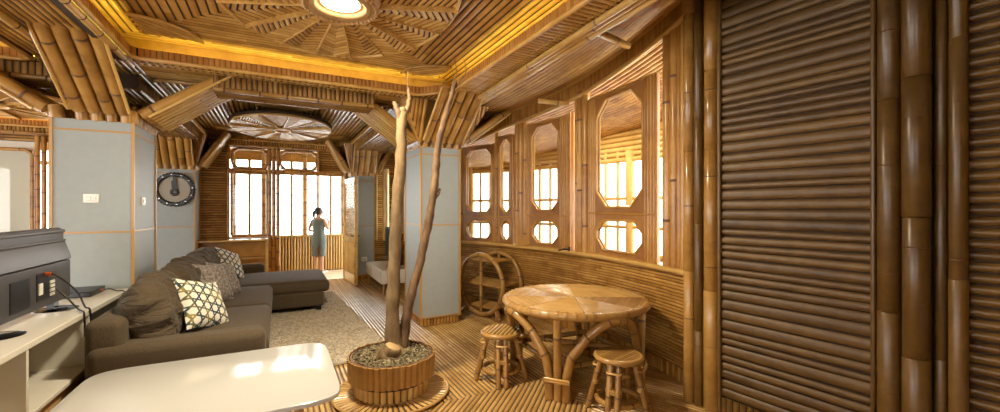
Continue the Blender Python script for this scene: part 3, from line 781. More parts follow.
pillar('grey clad pillar carrying the round black clock', -1.97, -1.38, 9.62, 10.19, 2.32, 2.99, .45, seams=(.07,1.25,2.24))
pillar('grey clad pillar behind the open lattice door', 1.44, 1.92, 9.72, 10.19, 2.32, 2.99, .42, seams=(.07,1.2,2.2))

# ------------------------------------------------------------------ slatted panel and thick posts at the near end
PD = V((.11,-.994,0)).normalized(); PO = V((3.06,2.11,0)); PN = V((-.994,-.11,0)).normalized()
def Pn(t, z=0, d=0): return PO+PD*t+Z*z+PN*d
sp = thing('slatted_panel', 'tall dark panel of horizontal split bamboo between thick posts', 'panel', tuple(PO))
def L_(v): return v-PO
m = MB(); 
pw, zt = .945, 3.45
for z0,z1 in ((.0,zt),):
    m.add([L_(Pn(0,z0,-.03)),L_(Pn(pw,z0,-.03)),L_(Pn(pw,z1,-.03)),L_(Pn(0,z1,-.03))], [(0,1,2,3)])
m.build('backing', M_BACK, sp)
m = MB(); z = .13; i = 0
while z < zt-.1:
    wd = random.choice((.062,.07,.066,.05,.042)); tilt = random.uniform(-.004,.004)
    m.slat(L_(Pn(.01,z+wd/2+tilt,-.02)), L_(Pn(pw-.02,z+wd/2-tilt,-.02)), PN, wd, .012, 5)
    z += wd+random.uniform(.007,.014)
m.build('split_canes', M_DARKM, sp)
m = MB()
for i in range(19):
    t = .02+i*.05; m.slat(L_(Pn(t,0,-.02)), L_(Pn(t,.12,-.02)), PN, .045, .02)
m.build('bottom_canes', M_DARK, sp)
m = MB(); m.tube([L_(Pn(pw-.012,.0,.0)),L_(Pn(pw-.012,zt,.0))], .014, 8); m.tube([L_(Pn(.0,.0,.0)),L_(Pn(.0,zt,.0))], .016, 8); m.build('edge_canes', M_DARK, sp)
posts = [(-.062,.0,.057,M_POLE,'thick honey bamboo post along the window-side edge of the slatted panel'),
         (-.157,.02,.035,M_DARK,'thin dark bamboo post squeezed between two thicker posts by the window wall'),
         (-.243,.010,.048,M_POLE,'honey bamboo post closest to the curved low wall and window sill'),
         (pw+.060,.0,.054,M_DARK,'thick bamboo post on the camera-side edge of the slatted panel'),
         (pw+.178,.02,.061,M_DARK,'thickest bamboo post with joint rings, second from the slatted panel'),
         (pw+.268,-.03,.026,M_DARK,'thin glossy bamboo post recessed before the last post'),
         (pw+.336,-.005,.038,M_DARK,'shiny dark bamboo post touching the ribbed end wall')]
for t, d, r, mt, lab in posts:
    p = Pn(t,0,d); o = thing('bamboo_post', lab, 'post', (p.x,p.y,0), 0, 'bamboo posts beside the slatted panel')
    m = MB(); zz = 0
    while zz < 3.5:
        e = min(3.5, zz+random.uniform(.55,1.3)); rr = r*random.uniform(.95,1.03)
        m.tube([(0,0,zz),(0,0,zz+.004),(0,0,e-.006),(0,0,e-.001)], [rr*.93,rr,rr,rr*.93], 16)
        zz = e
    zz = random.uniform(.4,.8)
    while zz < 3.3:
        m.tube([(0,0,zz),(0,0,zz+.004),(0,0,zz+.008)], [r*1.0,r*1.05,r*1.0], 16, 1, caps=False); zz += random.uniform(.6,1.1)
    m.build('culm', [mt, M_NODE], o, sharp=.9)
we = MB()
we.add([Pn(pw+.36,0,-.05),Pn(2.9,0,-.05),Pn(2.9,3.6,-.05),Pn(pw+.36,3.6,-.05)], [(0,1,2,3)], 1)
we.field(Pn(0,0,-.05), PD, Z, rect(pw+.37,2.9,0,3.6), 0, .060, PN, .016, (.8,1.8))
struct(we.build('wall_right', [M_DARK, M_BACK]))
# blind wall stub behind panel so no daylight leaks around it
wk = MB(); wk.add([Pn(-.3,0,-.09),Pn(2.9,0,-.09),Pn(2.9,3.7,-.09),Pn(-.3,3.7,-.09)], [(0,1,2,3)]); struct(wk.build('wall_right_core', M_BACK))

# ------------------------------------------------------------------ sofa
SX0, SX1 = -1.2, -.1
so = thing('sofa', 'long brown corner sofa with a chaise at the far end', 'sofa', (-.65,6.2,0))
S = Matrix.Translation((.65,-6.2,0))
def part(name, mat, fn, par, Mx=S):
    m = MB(Mx); fn(m); return m.build(name, mat, par)
part('base_frame', M_SOFA, lambda m: (m.rbox((-.66,5.6,.2),(1.06,3.2,.22),.03), m.rbox((.0,7.72,.2),(1.26,1.38,.22),.03)), so)
part('backrest', M_SOFA, lambda m: m.rbox((-1.1,6.2,.43),(.22,4.5,.74),.06), so)
part('arm', M_SOFA, lambda m: m.rbox((-.64,4.03,.33),(1.1,.26,.56),.07), so)
part('arm', M_SOFA, lambda m: m.rbox((-.7,8.55,.33),(.98,.22,.58),.07), so)
part('seat_cushion', M_SOFA, lambda m: m.rbox((-.56,4.9,.385),(.96,1.46,.19),.06,puff=.03,wr=.006,seed=1), so)
part('seat_cushion', M_SOFA, lambda m: m.rbox((-.56,6.34,.385),(.96,1.40,.19),.06,puff=.03,wr=.006,seed=2), so)
part('chaise_cushion', M_SOFA, lambda m: m.rbox((-.12,7.74,.385),(1.66,1.38,.19),.07,puff=.03,wr=.005,seed=3), so)
for i, (yy, tilt, s_) in enumerate(((4.60,.2,.98),(5.85,.2,1.0),(7.25,.22,1.0))):
    R_ = Matrix.Rotation(-tilt,3,'Y')
    part('back_cushion', M_CUSH, lambda m: m.rbox((-.92,yy,.725),(.32*s_,1.42 if i else 1.02,.52*s_),.14,R_,puff=.05,wr=.05,div=22,seed=10+i), so)
for (xx,yy) in ((.56,7.1),(.56,8.33),(-1.1,4.0),(-.2,4.0),(-1.1,8.5)):
    part('leg', M_BLACK, lambda m: m.box(xx-.035,xx+.035,yy-.035,yy+.035,.022 if xx > 0 else 0,.1), so)
def cushion(label, mat, loc, w_, h_, d_, rx, ry, rz, group):
    m = MB(); m.pillow(w_, h_, d_); o = m.build('throw_pillow', mat); o.location = loc; o.rotation_euler = (rx,ry,rz)
    return tag(o, label, 'pillow', group)
cushion('white pillow with teal triangle lines nearest the sofa arm', M_GEO, (-.62,4.74,.71), .54, .5, .18, math.radians(-28), math.radians(14), math.radians(58), 'white patterned pillows')
cushion('grey woven pillow leaning behind the nearer white patterned pillow', M_GREYP, (-.68,5.9,.73), .54, .50, .18, math.radians(-26), math.radians(8), math.radians(58), 'grey woven pillows')
cushion('second grey woven pillow, tucked behind the first grey one', M_GREYP, (-.60,6.35,.70), .48, .46, .16, math.radians(-26), math.radians(10), math.radians(60), 'grey woven pillows')
cushion('white patterned pillow at the far corner by the chaise', M_GEO, (-.66,7.7,.74), .52, .50, .16, math.radians(-30), math.radians(20), math.radians(55), 'white patterned pillows')

# ------------------------------------------------------------------ rug
rg = MB(); c4 = [(-.45,4.45),(1.14,4.62),(.93,8.5),(-.5,8.55)]
def rp(u,v):
    a = V(c4[0]).lerp(V(c4[1]),u); b = V(c4[3]).lerp(V(c4[2]),u); q = a.lerp(b,v); return q
nu, nv = 30, 70; vs = []; fs = []
for j in range(nv+1):
    for i in range(nu+1):
        q = rp(i/nu,j/nv); vs.append((q.x,q.y,.016+random.uniform(0,.008)))
for j in range(nv):
    for i in range(nu):
        a = j*(nu+1)+i; fs.append((a,a+1,a+nu+2,a+nu+1))
rg.add(vs, fs)
q4 = [c4[0],c4[1],c4[2],c4[3]]
for a, b in zip(q4, q4[1:]+q4[:1]): rg.add([(a[0],a[1],0.001),(b[0],b[1],.001),(b[0],b[1],.018),(a[0],a[1],.018)], [(0,1,2,3)])
for k in range(26000):
    q = rp(random.random(), random.random())
    if q.x < -.25 : continue
    t = random.uniform(0,6.28); l = random.uniform(.012,.028); dx, dy = math.cos(t), math.sin(t); wd = .0045
    rg.add([(q.x-dy*wd,q.y+dx*wd,.014),(q.x+dy*wd,q.y-dx*wd,.014),(q.x+dx*l*.8,q.y+dy*l*.8,.018+l*.7)], [(0,1,2)])
tag(rg.build('rug', M_RUG, smooth=False), 'shaggy beige rug on the bamboo floor in front of the sofa', 'rug')

# ------------------------------------------------------------------ white coffee table
tx, ty = -.36, 3.04
ct = thing('coffee_table', 'white glossy table with bowed sides and wooden legs', 'table', (tx,ty,0))
def superell(a, b, n, k=72):
    out = []
    for i in range(k):
        t = 2*PI*i/k; c, s_ = math.cos(t), math.sin(t)
        out.append((a*math.copysign(abs(c)**(2/n),c), b*math.copysign(abs(s_)**(2/n),s_)))
    return out
m = MB(); P_ = superell(.69,.56,9); k = len(P_)
prof = [(.985,.52),(.995,.524),(1,.535),(.995,.547),(.985,.55)]
vs = [(x*s_,y*s_,z) for s_, z in prof for x, y in P_]
fs = [(r_*k+i, r_*k+(i+1)%k, (r_+1)*k+(i+1)%k, (r_+1)*k+i) for r_ in range(4) for i in range(k)]
fs += [tuple(range(k-1,-1,-1)), tuple(4*k+i for i in range(k))]
m.add(vs, fs); m.build('tabletop', M_TABLEW, ct, sharp=.6)
m = MB(); m.box(-.5,.5,-.36,.36,.47,.52); m.build('apron', M_PEG, ct)
for sx in (-1,1):
    for sy in (-1,1):
        m = MB(); m.tube([(sx*.46,sy*.47,.52),(sx*.49,sy*.50,0)], [.026,.016], 10); m.build('leg', M_PEG, ct)

# ------------------------------------------------------------------ television console and what stands on it
kx0, kx1, ky0, ky1, kz = -1.86, -1.26, 2.3, 5.24, .83
cs_ = thing('media_console', 'low white open-fronted console under the near television', 'console', ((kx0+kx1)/2,(ky0+ky1)/2,0))
K = Matrix.Translation((-(kx0+kx1)/2,-(ky0+ky1)/2,0))
part('top_panel', M_WHITE, lambda m: m.rbox(((kx0+kx1)/2,(ky0+ky1)/2,kz-.02),(kx1-kx0,ky1-ky0,.04),.006), cs_, K)
part('bottom_panel', M_WHITE, lambda m: m.rbox(((kx0+kx1)/2,(ky0+ky1)/2,.39),(kx1-kx0-.02,ky1-ky0,.03),.006), cs_, K)
part('back_panel', M_GREYIN, lambda m: m.box(kx0+.06,kx0+.08,ky0,ky1,.40,kz-.04), cs_, K)
for yy in (2.32,3.40,4.3,5.22): part('divider', M_WHITE, lambda m: m.box(kx0+.02,kx1-.012,yy-.014,yy+.014,.40,kz-.04), cs_, K)
part('plinth', M_CUT, lambda m: m.box(kx0+.1,kx1-.06,ky0+.05,ky1-.05,0,.375), cs_, K)
tv = thing('television', 'dark grey flat television seen from behind on the white console', 'television', (-1.52,3.98,kz))
m = MB(); m.rbox((-.035,0,.335),(.04,1.28,.56),.012); m.rbox((-.012,0,.34),(.03,1.26,.5),.012); m.build('screen_housing', M_TVB, tv)
m = MB(); m.box(-.058,-.0545,-.6,.6,.08,.59); m.build('screen', M_GLOSSB, tv)
def yprism(m, prof, y0, y1, mi=0):
    k = len(prof); m.add([(x,y0,z) for x,z in prof]+[(x,y1,z) for x,z in prof], [tuple(range(k-1,-1,-1)), tuple(range(k,2*k))]+[(i,(i+1)%k,k+(i+1)%k,k+i) for i in range(k)], mi)
m = MB(); yprism(m, [(-.02,.34),(.046,.37),(.042,.40),(.010,.50),(.006,.51),(-.02,.51)], -.63, .63); m.rbox((-.012,0,.588),(.045,1.27,.026),.008); m.rbox((-.005,0,.515),(.04,1.26,.018),.006); m.build('top_ridge', M_TVL, tv)
m = MB(); m.rbox((.008,0,.21),(.075,1.24,.30),.010); m.build('rear_cover', M_TVB, tv)
m = MB(); m.box(.043,.049,.08,.34,.12,.31); pp = m.build('port_panel', M_BLACK, tv)
m = MB(); m.box(.043,.049,-.25,-.02,.10,.30); m.build('port_panel', M_BLACK, tv)
for i in range(4):
    m = MB(); m.box(.048,.055,.26,.325,.13+.03*i,.15+.03*i); m.build('port', M_SWITCH, pp)
m = MB(); m.box(.048,.054,.10,.15,.16,.24); m.build('port', M_SWITCH, pp)
for y_, z_, r_ in ((.2,.30,.012),(.24,.285,.010)):
    m = MB(); m.tube([(.046,y_,z_),(.078,y_,z_)], r_, 8); m.build('plug', M_RED, pp)
for yy in (-.36,.42):
    m = MB(); m.M = Matrix.Translation((.03,yy,0)); m.lathe([(0,.012),(.10,.010),(.125,.004),(.125,0),(0,0)], 28); m.box(-.04,.0,-.04,.04,.008,.09); m.build('stand_foot', M_GLOSSB, tv)
sb = thing('set_top_box', 'slim black set-top box on the console against the grey pillar', 'set-top box', (-1.56,5.02,kz))
m = MB(); m.rbox((0,0,.026),(.27,.34,.045),.006); m.build('case', M_BLACK, sb)
m = MB(); m.box(.1351,.138,-.1,.12,.014,.036); m.build('rear_sockets', M_TVL, sb)
m = MB(); m.tube([(.137,.03,.026),(.16,.03,.026)], .008, 8); m.build('plug', M_RED, sb)
def cable(label, pts, r=.006):
    P = [V(p) for p in pts]; out = []
    for i in range(len(P)-1):
        p0, p1, p2, p3 = P[max(i-1,0)], P[i], P[i+1], P[min(i+2,len(P)-1)]
        for k in range(8):
            t = k/8; out.append(.5*((2*p1)+(-p0+p2)*t+(2*p0-5*p1+4*p2-p3)*t*t+(-p0+3*p1-3*p2+p3)*t**3))
    out.append(P[-1]); m = MB(); m.tube(out, r, 8); return tag(m.build('cable', M_BLACK), label, 'cable', 'black cables on the console')
cable('upper black cable from television socket over console edge', [(-1.442,4.18,1.13),(-1.39,4.22,1.07),(-1.32,4.24,.97),(-1.28,4.24,.86),(-1.253,4.24,.835),(-1.248,4.25,.70)])
cable('lower black cable drooping from television ports over console edge', [(-1.458,4.30,1.0),(-1.40,4.30,.93),(-1.33,4.26,.85),(-1.27,4.16,.842),(-1.25,4.13,.82),(-1.247,4.13,.66)])
cable('thin black cable looping from set-top box over console edge', [(-1.40,5.05,.856),(-1.36,5.06,.862),(-1.31,5.06,.84),(-1.265,5.05,.838),(-1.25,5.05,.81),(-1.247,5.05,.72)], .005)
def switch(label, loc, rz):
    t = thing('light_switch', label, 'light switch', loc, rz); m = MB(); m.rbox((0,-.006,0),(.115,.012,.085),.005); pt_ = m.build('plate', M_SWITCH, t)
    for x_ in (-.02,.02):
        m = MB(); m.rbox((x_,-.014,0),(.035,.008,.045),.003); m.build('rocker', M_WHITE, pt_)
switch('white double light switch on the broad face of the large pillar', (-1.555,5.3,1.69), 0)
switch('white light switch on the narrow side face of the large pillar', (-1.25,5.62,1.67), PI/2)

# ------------------------------------------------------------------ round clock on pillar
ck = thing('wall_clock', 'round black ornate wall clock on the far grey pillar', 'clock', (-1.675,9.61,1.94))
m = MB(); m.M = Matrix.Rotation(PI/2,4,'X'); m.lathe([(0,.005),(.25,.005),(.25,.02),(0,.02)], 40); m.build('face', plain('clock_face', srgb(160,154,138), .6), ck)
m = MB()
for k in range(36):
    t = 2*PI*k/36; m.rbox((.275*math.cos(t),-.03,.275*math.sin(t)),(.075,.05,.075),.02,Matrix.Rotation(-t+.5,3,'Y'),div=1)
m.tube([(.27*math.cos(2*PI*k/48),-.02,.27*math.sin(2*PI*k/48)) for k in range(48)], .03, 8, closed=True); bz = m.build('bezel', M_BLACK, ck)
for k in range(12):
    t = 2*PI*k/12+.13; m = MB(); m.rbox((.275*math.cos(t),-.055,.275*math.sin(t)),(.026,.016,.026),.007,div=1); m.build('stud', M_STEEL, bz)
m = MB(); m.bar((0,-.035,-.03),(0,-.035,.24),.05,.012,Y); m.bar((0,-.04,-.02),(-.01,-.04,.16),.075,.01,Y)
for k in range(7):
    t = 2*PI*k/7; m.rbox((.045*math.cos(t),-.035,-.05+.045*math.sin(t)),(.05,.03,.05),.014,div=1)
m.build('hands', M_BLACK, ck)

# ------------------------------------------------------------------ desk at back wall
dk = thing('desk', 'narrow wooden desk against the back wall below the window', 'desk', (-.79,10.0,0))
m = MB(); m.rbox((0,0,.945),(1.22,.36,.04),.01); m.build('top', M_PALE, dk)
m = MB(); m.box(-.58,.58,-.14,.16,.56,.60); m.box(-.58,.58,.13,.16,.3,.9); m.build('shelf', M_FRAME, dk)
for sx in (-1,1):
    m = MB(); m.box(sx*.59-.025,sx*.59+.025,-.16,.16,0,.925); m.build('side_panel', M_PALE, dk)

# ------------------------------------------------------------------ far TV bench
tb = thing('tv_bench', 'low white bench on wooden legs under the far television', 'tv bench', (1.95,8.55,0))
m = MB(); m.rbox((0,0,.325),(.56,1.5,.25),.012); m.build('cabinet_body', M_WHITE, tb)
for yy in (-.37,.37):
    m = MB(); m.rbox((-.283,yy,.325),(.012,.70,.2),.004); m.build('drawer', M_GREYIN, tb)
for sx in (-1,1):
    for sy in (-1,1):
        m = MB(); m.tube([(sx*.2,sy*.62,.2),(sx*.23,sy*.68,0)], [.022,.014], 10); m.build('leg', M_PEG, tb)
t2 = thing('television', 'black flat television standing on the far white bench', 'television', (1.98,8.2,.45))
m = MB(); m.rbox((0,0,.43),(.05,1.15,.66),.012); m.build('housing', M_BLACK, t2)
m = MB(); m.box(-.0285,-.0255,-.55,.55,.12,.73); m.build('screen', M_GLOSSB, t2)
m = MB(); m.rbox((0,0,.008),(.2,.36,.014),.005); m.box(-.02,.02,-.05,.05,.012,.12); m.build('stand', M_BLACK, t2)
ws = thing('wall_socket', 'small white socket box low on the pillar behind the lattice door', 'socket', (1.70,9.715,.46))
m = MB(); m.rbox((0,-.02,0),(.12,.05,.09),.01); m.build('case', M_SWITCH, ws); m = MB(); m.box(-.03,.03,-.05,-.044,-.02,.02); m.build('outlet', M_GREYIN, ws)

# ------------------------------------------------------------------ planter with bare tree
px_, py_ = .88, 3.68
mt = MB(); mt.lathe([(0,.002),(.48,.002),(.48,.012),(0,.012)], 48, mi=1)
for k in range(58):
    t = 2*PI*k/58; d = V((math.cos(t),math.sin(t),0)); mt.slat(d*.30+Z*.012, d*.48+Z*.012, Z, .03, .010)
mt.tube([(0.485*math.cos(2*PI*k/48),0.485*math.sin(2*PI*k/48),.014) for k in range(48)], .012, 6, closed=True)
mt.tube([(.3*math.cos(2*PI*k/48),.3*math.sin(2*PI*k/48),.014) for k in range(48)], .012, 6, closed=True)
o = mt.build('round_mat', [M_FLOOR, M_BACK]); o.location = (px_,py_,.002); tag(o, 'round slatted bamboo mat under the tree planter', 'mat')
pl = thing('planter', 'round bamboo planter of upright canes holding gravel and bare tree', 'planter', (px_,py_,.030))
m = MB()
for k in range(34):
    t = 2*PI*k/34; m.tube([(.292*math.cos(t),.292*math.sin(t),0),(.292*math.cos(t),.292*math.sin(t),.15)], .025, 8)
m.build('foot_canes', M_PALE, pl)
m = MB()
for k in range(44):
    t = 2*PI*k/44; d = V((math.cos(t),math.sin(t),0)); z0 = .125+random.uniform(-.006,.006); m.slat(d*.347+Z*z0, d*.355+Z*(.305+random.uniform(-.004,.004)), d, .050, .02)
m.lathe([(.32,.12),(.347,.125),(.349,.30),(.333,.305),(.322,.24)], 44, mi=1); m.build('upper_band', [M_CANE, M_NODE], pl)
m = MB(); m.lathe([(0,.1),(.325,.1),(.322,.262),(0,.275)], 40); m.build('soil', M_BACK, pl)
gv = MB(); rnd = random.Random(3)
for k in range(1500):
    rr = .328*math.sqrt(rnd.random()); t = rnd.uniform(0,6.28); s_ = rnd.uniform(.008,.017)
    R3 = Matrix.Rotation(rnd.uniform(0,6),3,'Z') @ Matrix.Rotation(rnd.uniform(0,6),3,'X')
    c = V((px_+rr*math.cos(t), py_+rr*math.sin(t), .026+.288+.02*(1-rr/.36)+rnd.uniform(0,.012)))
    b8 = [c+R3 @ V((sx*s_*rnd.uniform(.7,1.2),sy*s_*rnd.uniform(.5,1),sz*s_*rnd.uniform(.4,.8))) for sx,sy,sz in ((1,0,0),(-1,0,0),(0,1,0),(0,-1,0),(0,0,1),(0,0,-1))]
    gv.add(b8, [(0,2,4),(2,1,4),(1,3,4),(3,0,4),(2,0,5),(1,2,5),(3,1,5),(0,3,5)])
tag(gv.build('gravel', M_GRAVEL, smooth=False), 'brown and cream gravel filling the bamboo planter', 'gravel', kind='stuff')
tr = thing('bare_tree', 'dry leafless tree with two trunks standing in the gravel planter', 'tree', (px_,py_,.24))
def wob(pts, rad, n=6, amp=.006):
    P = [V(p) for p in pts]; out = []; rr = []
    for i in range(len(P)-1):
        p0, p1, p2, p3 = P[max(i-1,0)], P[i], P[i+1], P[min(i+2,len(P)-1)]
        for k in range(n):
            t = k/n; q = .5*((2*p1)+(-p0+p2)*t+(2*p0-5*p1+4*p2-p3)*t*t+(-p0+3*p1-3*p2+p3)*t**3)
            out.append(q+V((random.uniform(-1,1),random.uniform(-1,1),0))*amp); rr.append((rad[i]+(rad[i+1]-rad[i])*t)*random.uniform(.93,1.07))
    out.append(P[-1]); rr.append(rad[-1]); return out, rr
TM = Matrix.Translation((-px_,-py_,-.24))
def branch(name, mat, chains, par=tr):
    m = MB(TM)
    for pts, rad in chains: m.tube(*wob(pts, rad), 10)
    return m.build(name, mat, par)
tk = branch('trunk', M_BARK, [([(.92,3.74,.24),(.91,3.78,.55),(.925,3.8,1.0),(.945,3.8,1.4),(.985,3.8,2.0),(1.0,3.8,2.42),(1.0,3.8,2.5)], [.085,.062,.056,.054,.05,.044,.034])])
for ch in (([(1.0,3.8,2.38),(.955,3.79,2.48),(.93,3.79,2.56)], [.036,.026,.018]), ([(1.0,3.8,2.44),(1.05,3.8,2.52),(1.07,3.8,2.62),(1.06,3.8,2.7)], [.034,.024,.018,.014]), ([(1.06,3.8,2.66),(1.05,3.8,2.86)], [.005,.003])):
    branch('side_branch', M_BARKD, [ch], tk)
tk2 = branch('trunk', M_BARKD, [([(.96,3.74,.24),(1.010,3.80,0.41),(1.070,3.80,0.75),(1.170,3.80,1.12),(1.250,3.80,1.47),(1.310,3.80,1.82),(1.330,3.80,2.10),(1.390,3.80,2.39),(1.480,3.80,2.69),(1.520,3.80,2.82)], [.07,.05,.044,.041,.039,.037,.035,.031,.022,.014])])
for ch in (([(1.27,3.8,1.66),(1.34,3.79,1.74),(1.36,3.79,1.78)], [.026,.018,.012]), ([(1.47,3.8,2.7),(1.5,3.8,2.82),(1.53,3.79,2.92),(1.5,3.79,3.04)], [.009,.007,.005,.003]), ([(1.5,3.8,2.74),(1.57,3.78,2.85),(1.62,3.78,2.93),(1.6,3.78,3.05)], [.009,.006,.005,.003])):
    branch('side_branch', M_BARKD, [ch], tk2)
m = MB(TM); m.tube(*wob([(.84,3.66,.22),(.85,3.64,.33),(.875,3.62,.405)], [.13,.11,.07]), 14); m.tube([(.97,3.72,.24),(.9,3.68,.30),(.80,3.68,.32),(.74,3.70,.30)], [.09,.11,.075,.04], 12); stp = m.build('stump', M_BARK, tr)
m = MB(TM); m.tube([(.874,3.62,.402),(.882,3.618,.418)], [.069,.060], 14); m.build('cut_face', M_CUT, stp)

# ------------------------------------------------------------------ round dining table
qx, qy = 2.53, 3.25
dt = thing('dining_table', 'large round cane table with slatted top beside the curved wall', 'table', (qx,qy,0))
m = MB(); m.lathe([(0,.705),(.64,.705),(.64,.74),(0,.74)], 48, mi=1); n = 8
for i in range(n):
    a0 = 2*PI*i/n+.25; a1 = a0+2*PI/n; am = (a0+a1)/2
    poly = [(0,0)]+[(.65*math.cos(a0+(a1-a0)*k/5),.65*math.sin(a0+(a1-a0)*k/5)) for k in range(6)]
    m.field((0,0,.738), X, Y, poly, am+(PI/2 if i % 2 == 0 else PI/2+.0), .024, Z, .010, (2,3), k=4, fill=.84)
m.build('slatted_top', [M_TOP, M_NODE], dt)
m = MB(); m.tube([(0.66*math.cos(2*PI*k/56),0.66*math.sin(2*PI*k/56),.715) for k in range(56)], .035, 10, closed=True)
for k in range(56):
    t = 2*PI*k/56+.03; c = V((.66*math.cos(t),.66*math.sin(t),.715)); d = V((-math.sin(t),math.cos(t),0))
    m.tube([c-d*.016,c-d*.01,c+d*.01,c+d*.016], [.0355,.038,.038,.0355], 10, caps=False)
m.build('rim', M_CANE, dt)
for k in range(4):
    t = math.radians(219)+k*PI/2; d = V((math.cos(t),math.sin(t),0)); e = V((-d.y,d.x,0))
    m = MB(); m.pole(d*.60, d*.62+Z*.70, .036, .4)
    for sg in (-1,1):
        m.cane([d*.60+e*sg*.072, d*.60+e*sg*.075+Z*.2, d*.59+e*sg*.11+Z*.35, d*.57+e*sg*.24+Z*.54, d*.55+e*sg*.34+Z*.63, d*.52+e*sg*.42+Z*.672, d*.48+e*sg*.47+Z*.675], .040)
    m.tube([d*.645+e*-.105+Z*.16, d*.655+Z*.165, d*.645+e*.105+Z*.16, d*.56+e*.1+Z*.16, d*.555+Z*.16, d*.56-e*.1+Z*.16], .012, 6, 2, closed=True)
    m.tube([d*.645+e*-.105+Z*.18, d*.655+Z*.185, d*.645+e*.105+Z*.18, d*.56+e*.1+Z*.18, d*.555+Z*.18, d*.56-e*.1+Z*.18], .012, 6, 2, closed=True); m.build('leg', [M_CANE, M_NODE, M_PALE], dt)
m = MB()
pt = [V((math.cos(math.radians(219)+k*PI/2),math.sin(math.radians(219)+k*PI/2),0))*.57 for k in range(4)]
for a, b in ((0,1),(1,2),(2,3),(3,0)): m.pole(pt[a]+Z*.25, pt[b]+Z*.25, .026)
m.pole(pt[0]+Z*.2, pt[2]+Z*.2, .026); m.pole(pt[1]+Z*.3, pt[3]+Z*.3, .026)
m.build('stretcher', [M_CANE, M_NODE], dt)

# ------------------------------------------------------------------ stools
def stool(label, x, y, rz, solid):
    t = thing('stool', label, 'stool', (x,y,0), rz, 'round cane stools'); H_ = .46
    m = MB(); m.lathe([(0,H_-.035),(.165,H_-.035),(.165,H_-.012),(0,H_-.012)], 32, mi=1)
    poly = [(.17*math.cos(2*PI*k/28),.17*math.sin(2*PI*k/28)) for k in range(28)]
    m.field((0,0,H_-.013), X, Y, poly, math.radians(25), .027 if solid else .037, Z, .004 if solid else .013, (1,2), fill=1.0 if solid else .72); st_ = m.build('seat', [M_CANE if solid else M_PALE, M_BACK], t)
    m = MB(); m.tube([(.172*math.cos(2*PI*k/32),.172*math.sin(2*PI*k/32),H_-.03) for k in range(32)], .022, 8, closed=True); m.build('seat_rim', M_CANE, st_)
    for k in range(4):
        a = PI/4+k*PI/2; d = V((math.cos(a),math.sin(a),0)); e = V((-d.y,d.x,0)); m = MB()
        for s_ in (-.5,.5): m.pole(d*.125+e*s_*.062+Z*(H_-.04), d*.235+e*s_*.07, .024, .2, 8)
        m.tube([d*.15+e*.05+Z*.35,d*.185+e*.05+Z*.35,d*.19+Z*.35,d*.185-e*.05+Z*.35,d*.15-e*.05+Z*.35], .008, 6, 2)
        c0 = d*.172+Z*.2
        for i in range(3): m.tube([c0+e*(.058*math.cos(2*PI*q/10))+d*(.026*math.sin(2*PI*q/10))+Z*(.012*i) for q in range(10)], .006, 5, 2, closed=True)
        m.build('leg', [M_CANE, M_NODE, M_PALE], t)
        e0 = V((math.cos(a+PI/2),math.sin(a+PI/2),0)); m = MB()
        aa = [d*.15+Z*.30]
        m.cane([d*.165+e*.03+Z*.26, (d*.9+e0*.2)*.15+Z*.385, (d+e0)*.095+Z*.405, (e0*.9+d*.2)*.15+Z*.385, e0*.165+d*.03+Z*.26], .014, 8, .1); m.build('arched_brace', [M_CANE, M_NODE], t)
    m = MB(); m.cane([(.165*math.cos(2*PI*k/32),.165*math.sin(2*PI*k/32),.10) for k in range(32)], .022, 8, .16, closed=True); m.build('foot_ring', [M_CANE, M_NODE], t)
stool('round cane stool with striped seat between planter and table', 1.86, 3.50, math.radians(20), False)
stool('round cane stool with flat brown seat nearest the camera', 2.38, 2.50, math.radians(-10), True)

# ------------------------------------------------------------------ wheel trolley
wt = thing('wheel_trolley', 'cane trolley with shelves between two big wheel rings', 'trolley', (2.66,5.64,0), math.atan2(-.94,.34))
# local x runs along the rings, local y points to the wall
R_ = .44; zc_ = .47
for yy in (0,.40):
    m = MB(); m.cane([(R_*math.cos(2*PI*k/40),yy,zc_+R_*math.sin(2*PI*k/40)) for k in range(40)], .034, 8, .3, closed=True); m.build('wheel_ring', [M_CANE, M_NODE], wt)
    m = MB(); m.pole((0,yy,zc_-R_),(0,yy,zc_+R_), .024); m.pole((-R_,yy,zc_),(R_,yy,zc_), .022); m.build('spokes', [M_CANE, M_NODE], wt)
for z, wd in ((.47,.41),(.80,.27),(.12,.26)):
    m = MB(); m.field((0,0,z+.02), X, Y, rect(-wd,wd,.0,.40), 0, .03, Z, .010, (2,3)); m.box(-wd,wd,0,.40,z+.005,z+.02); m.tube([(-wd,0,z+.012),(-wd,.40,z+.012)], .016, 8); m.tube([(wd,0,z+.012),(wd,.40,z+.012)], .016, 8); m.build('shelf', M_CANE, wt)
for sx in (-1,1):
    for yy, oy in ((.03,-.10),(.37,.04)):
        m = MB(); m.pole((sx*.27,yy,.13),(sx*.40,yy+oy*.6,0.0), .034, .2); m.build('foot', [M_CANE, M_NODE], wt)

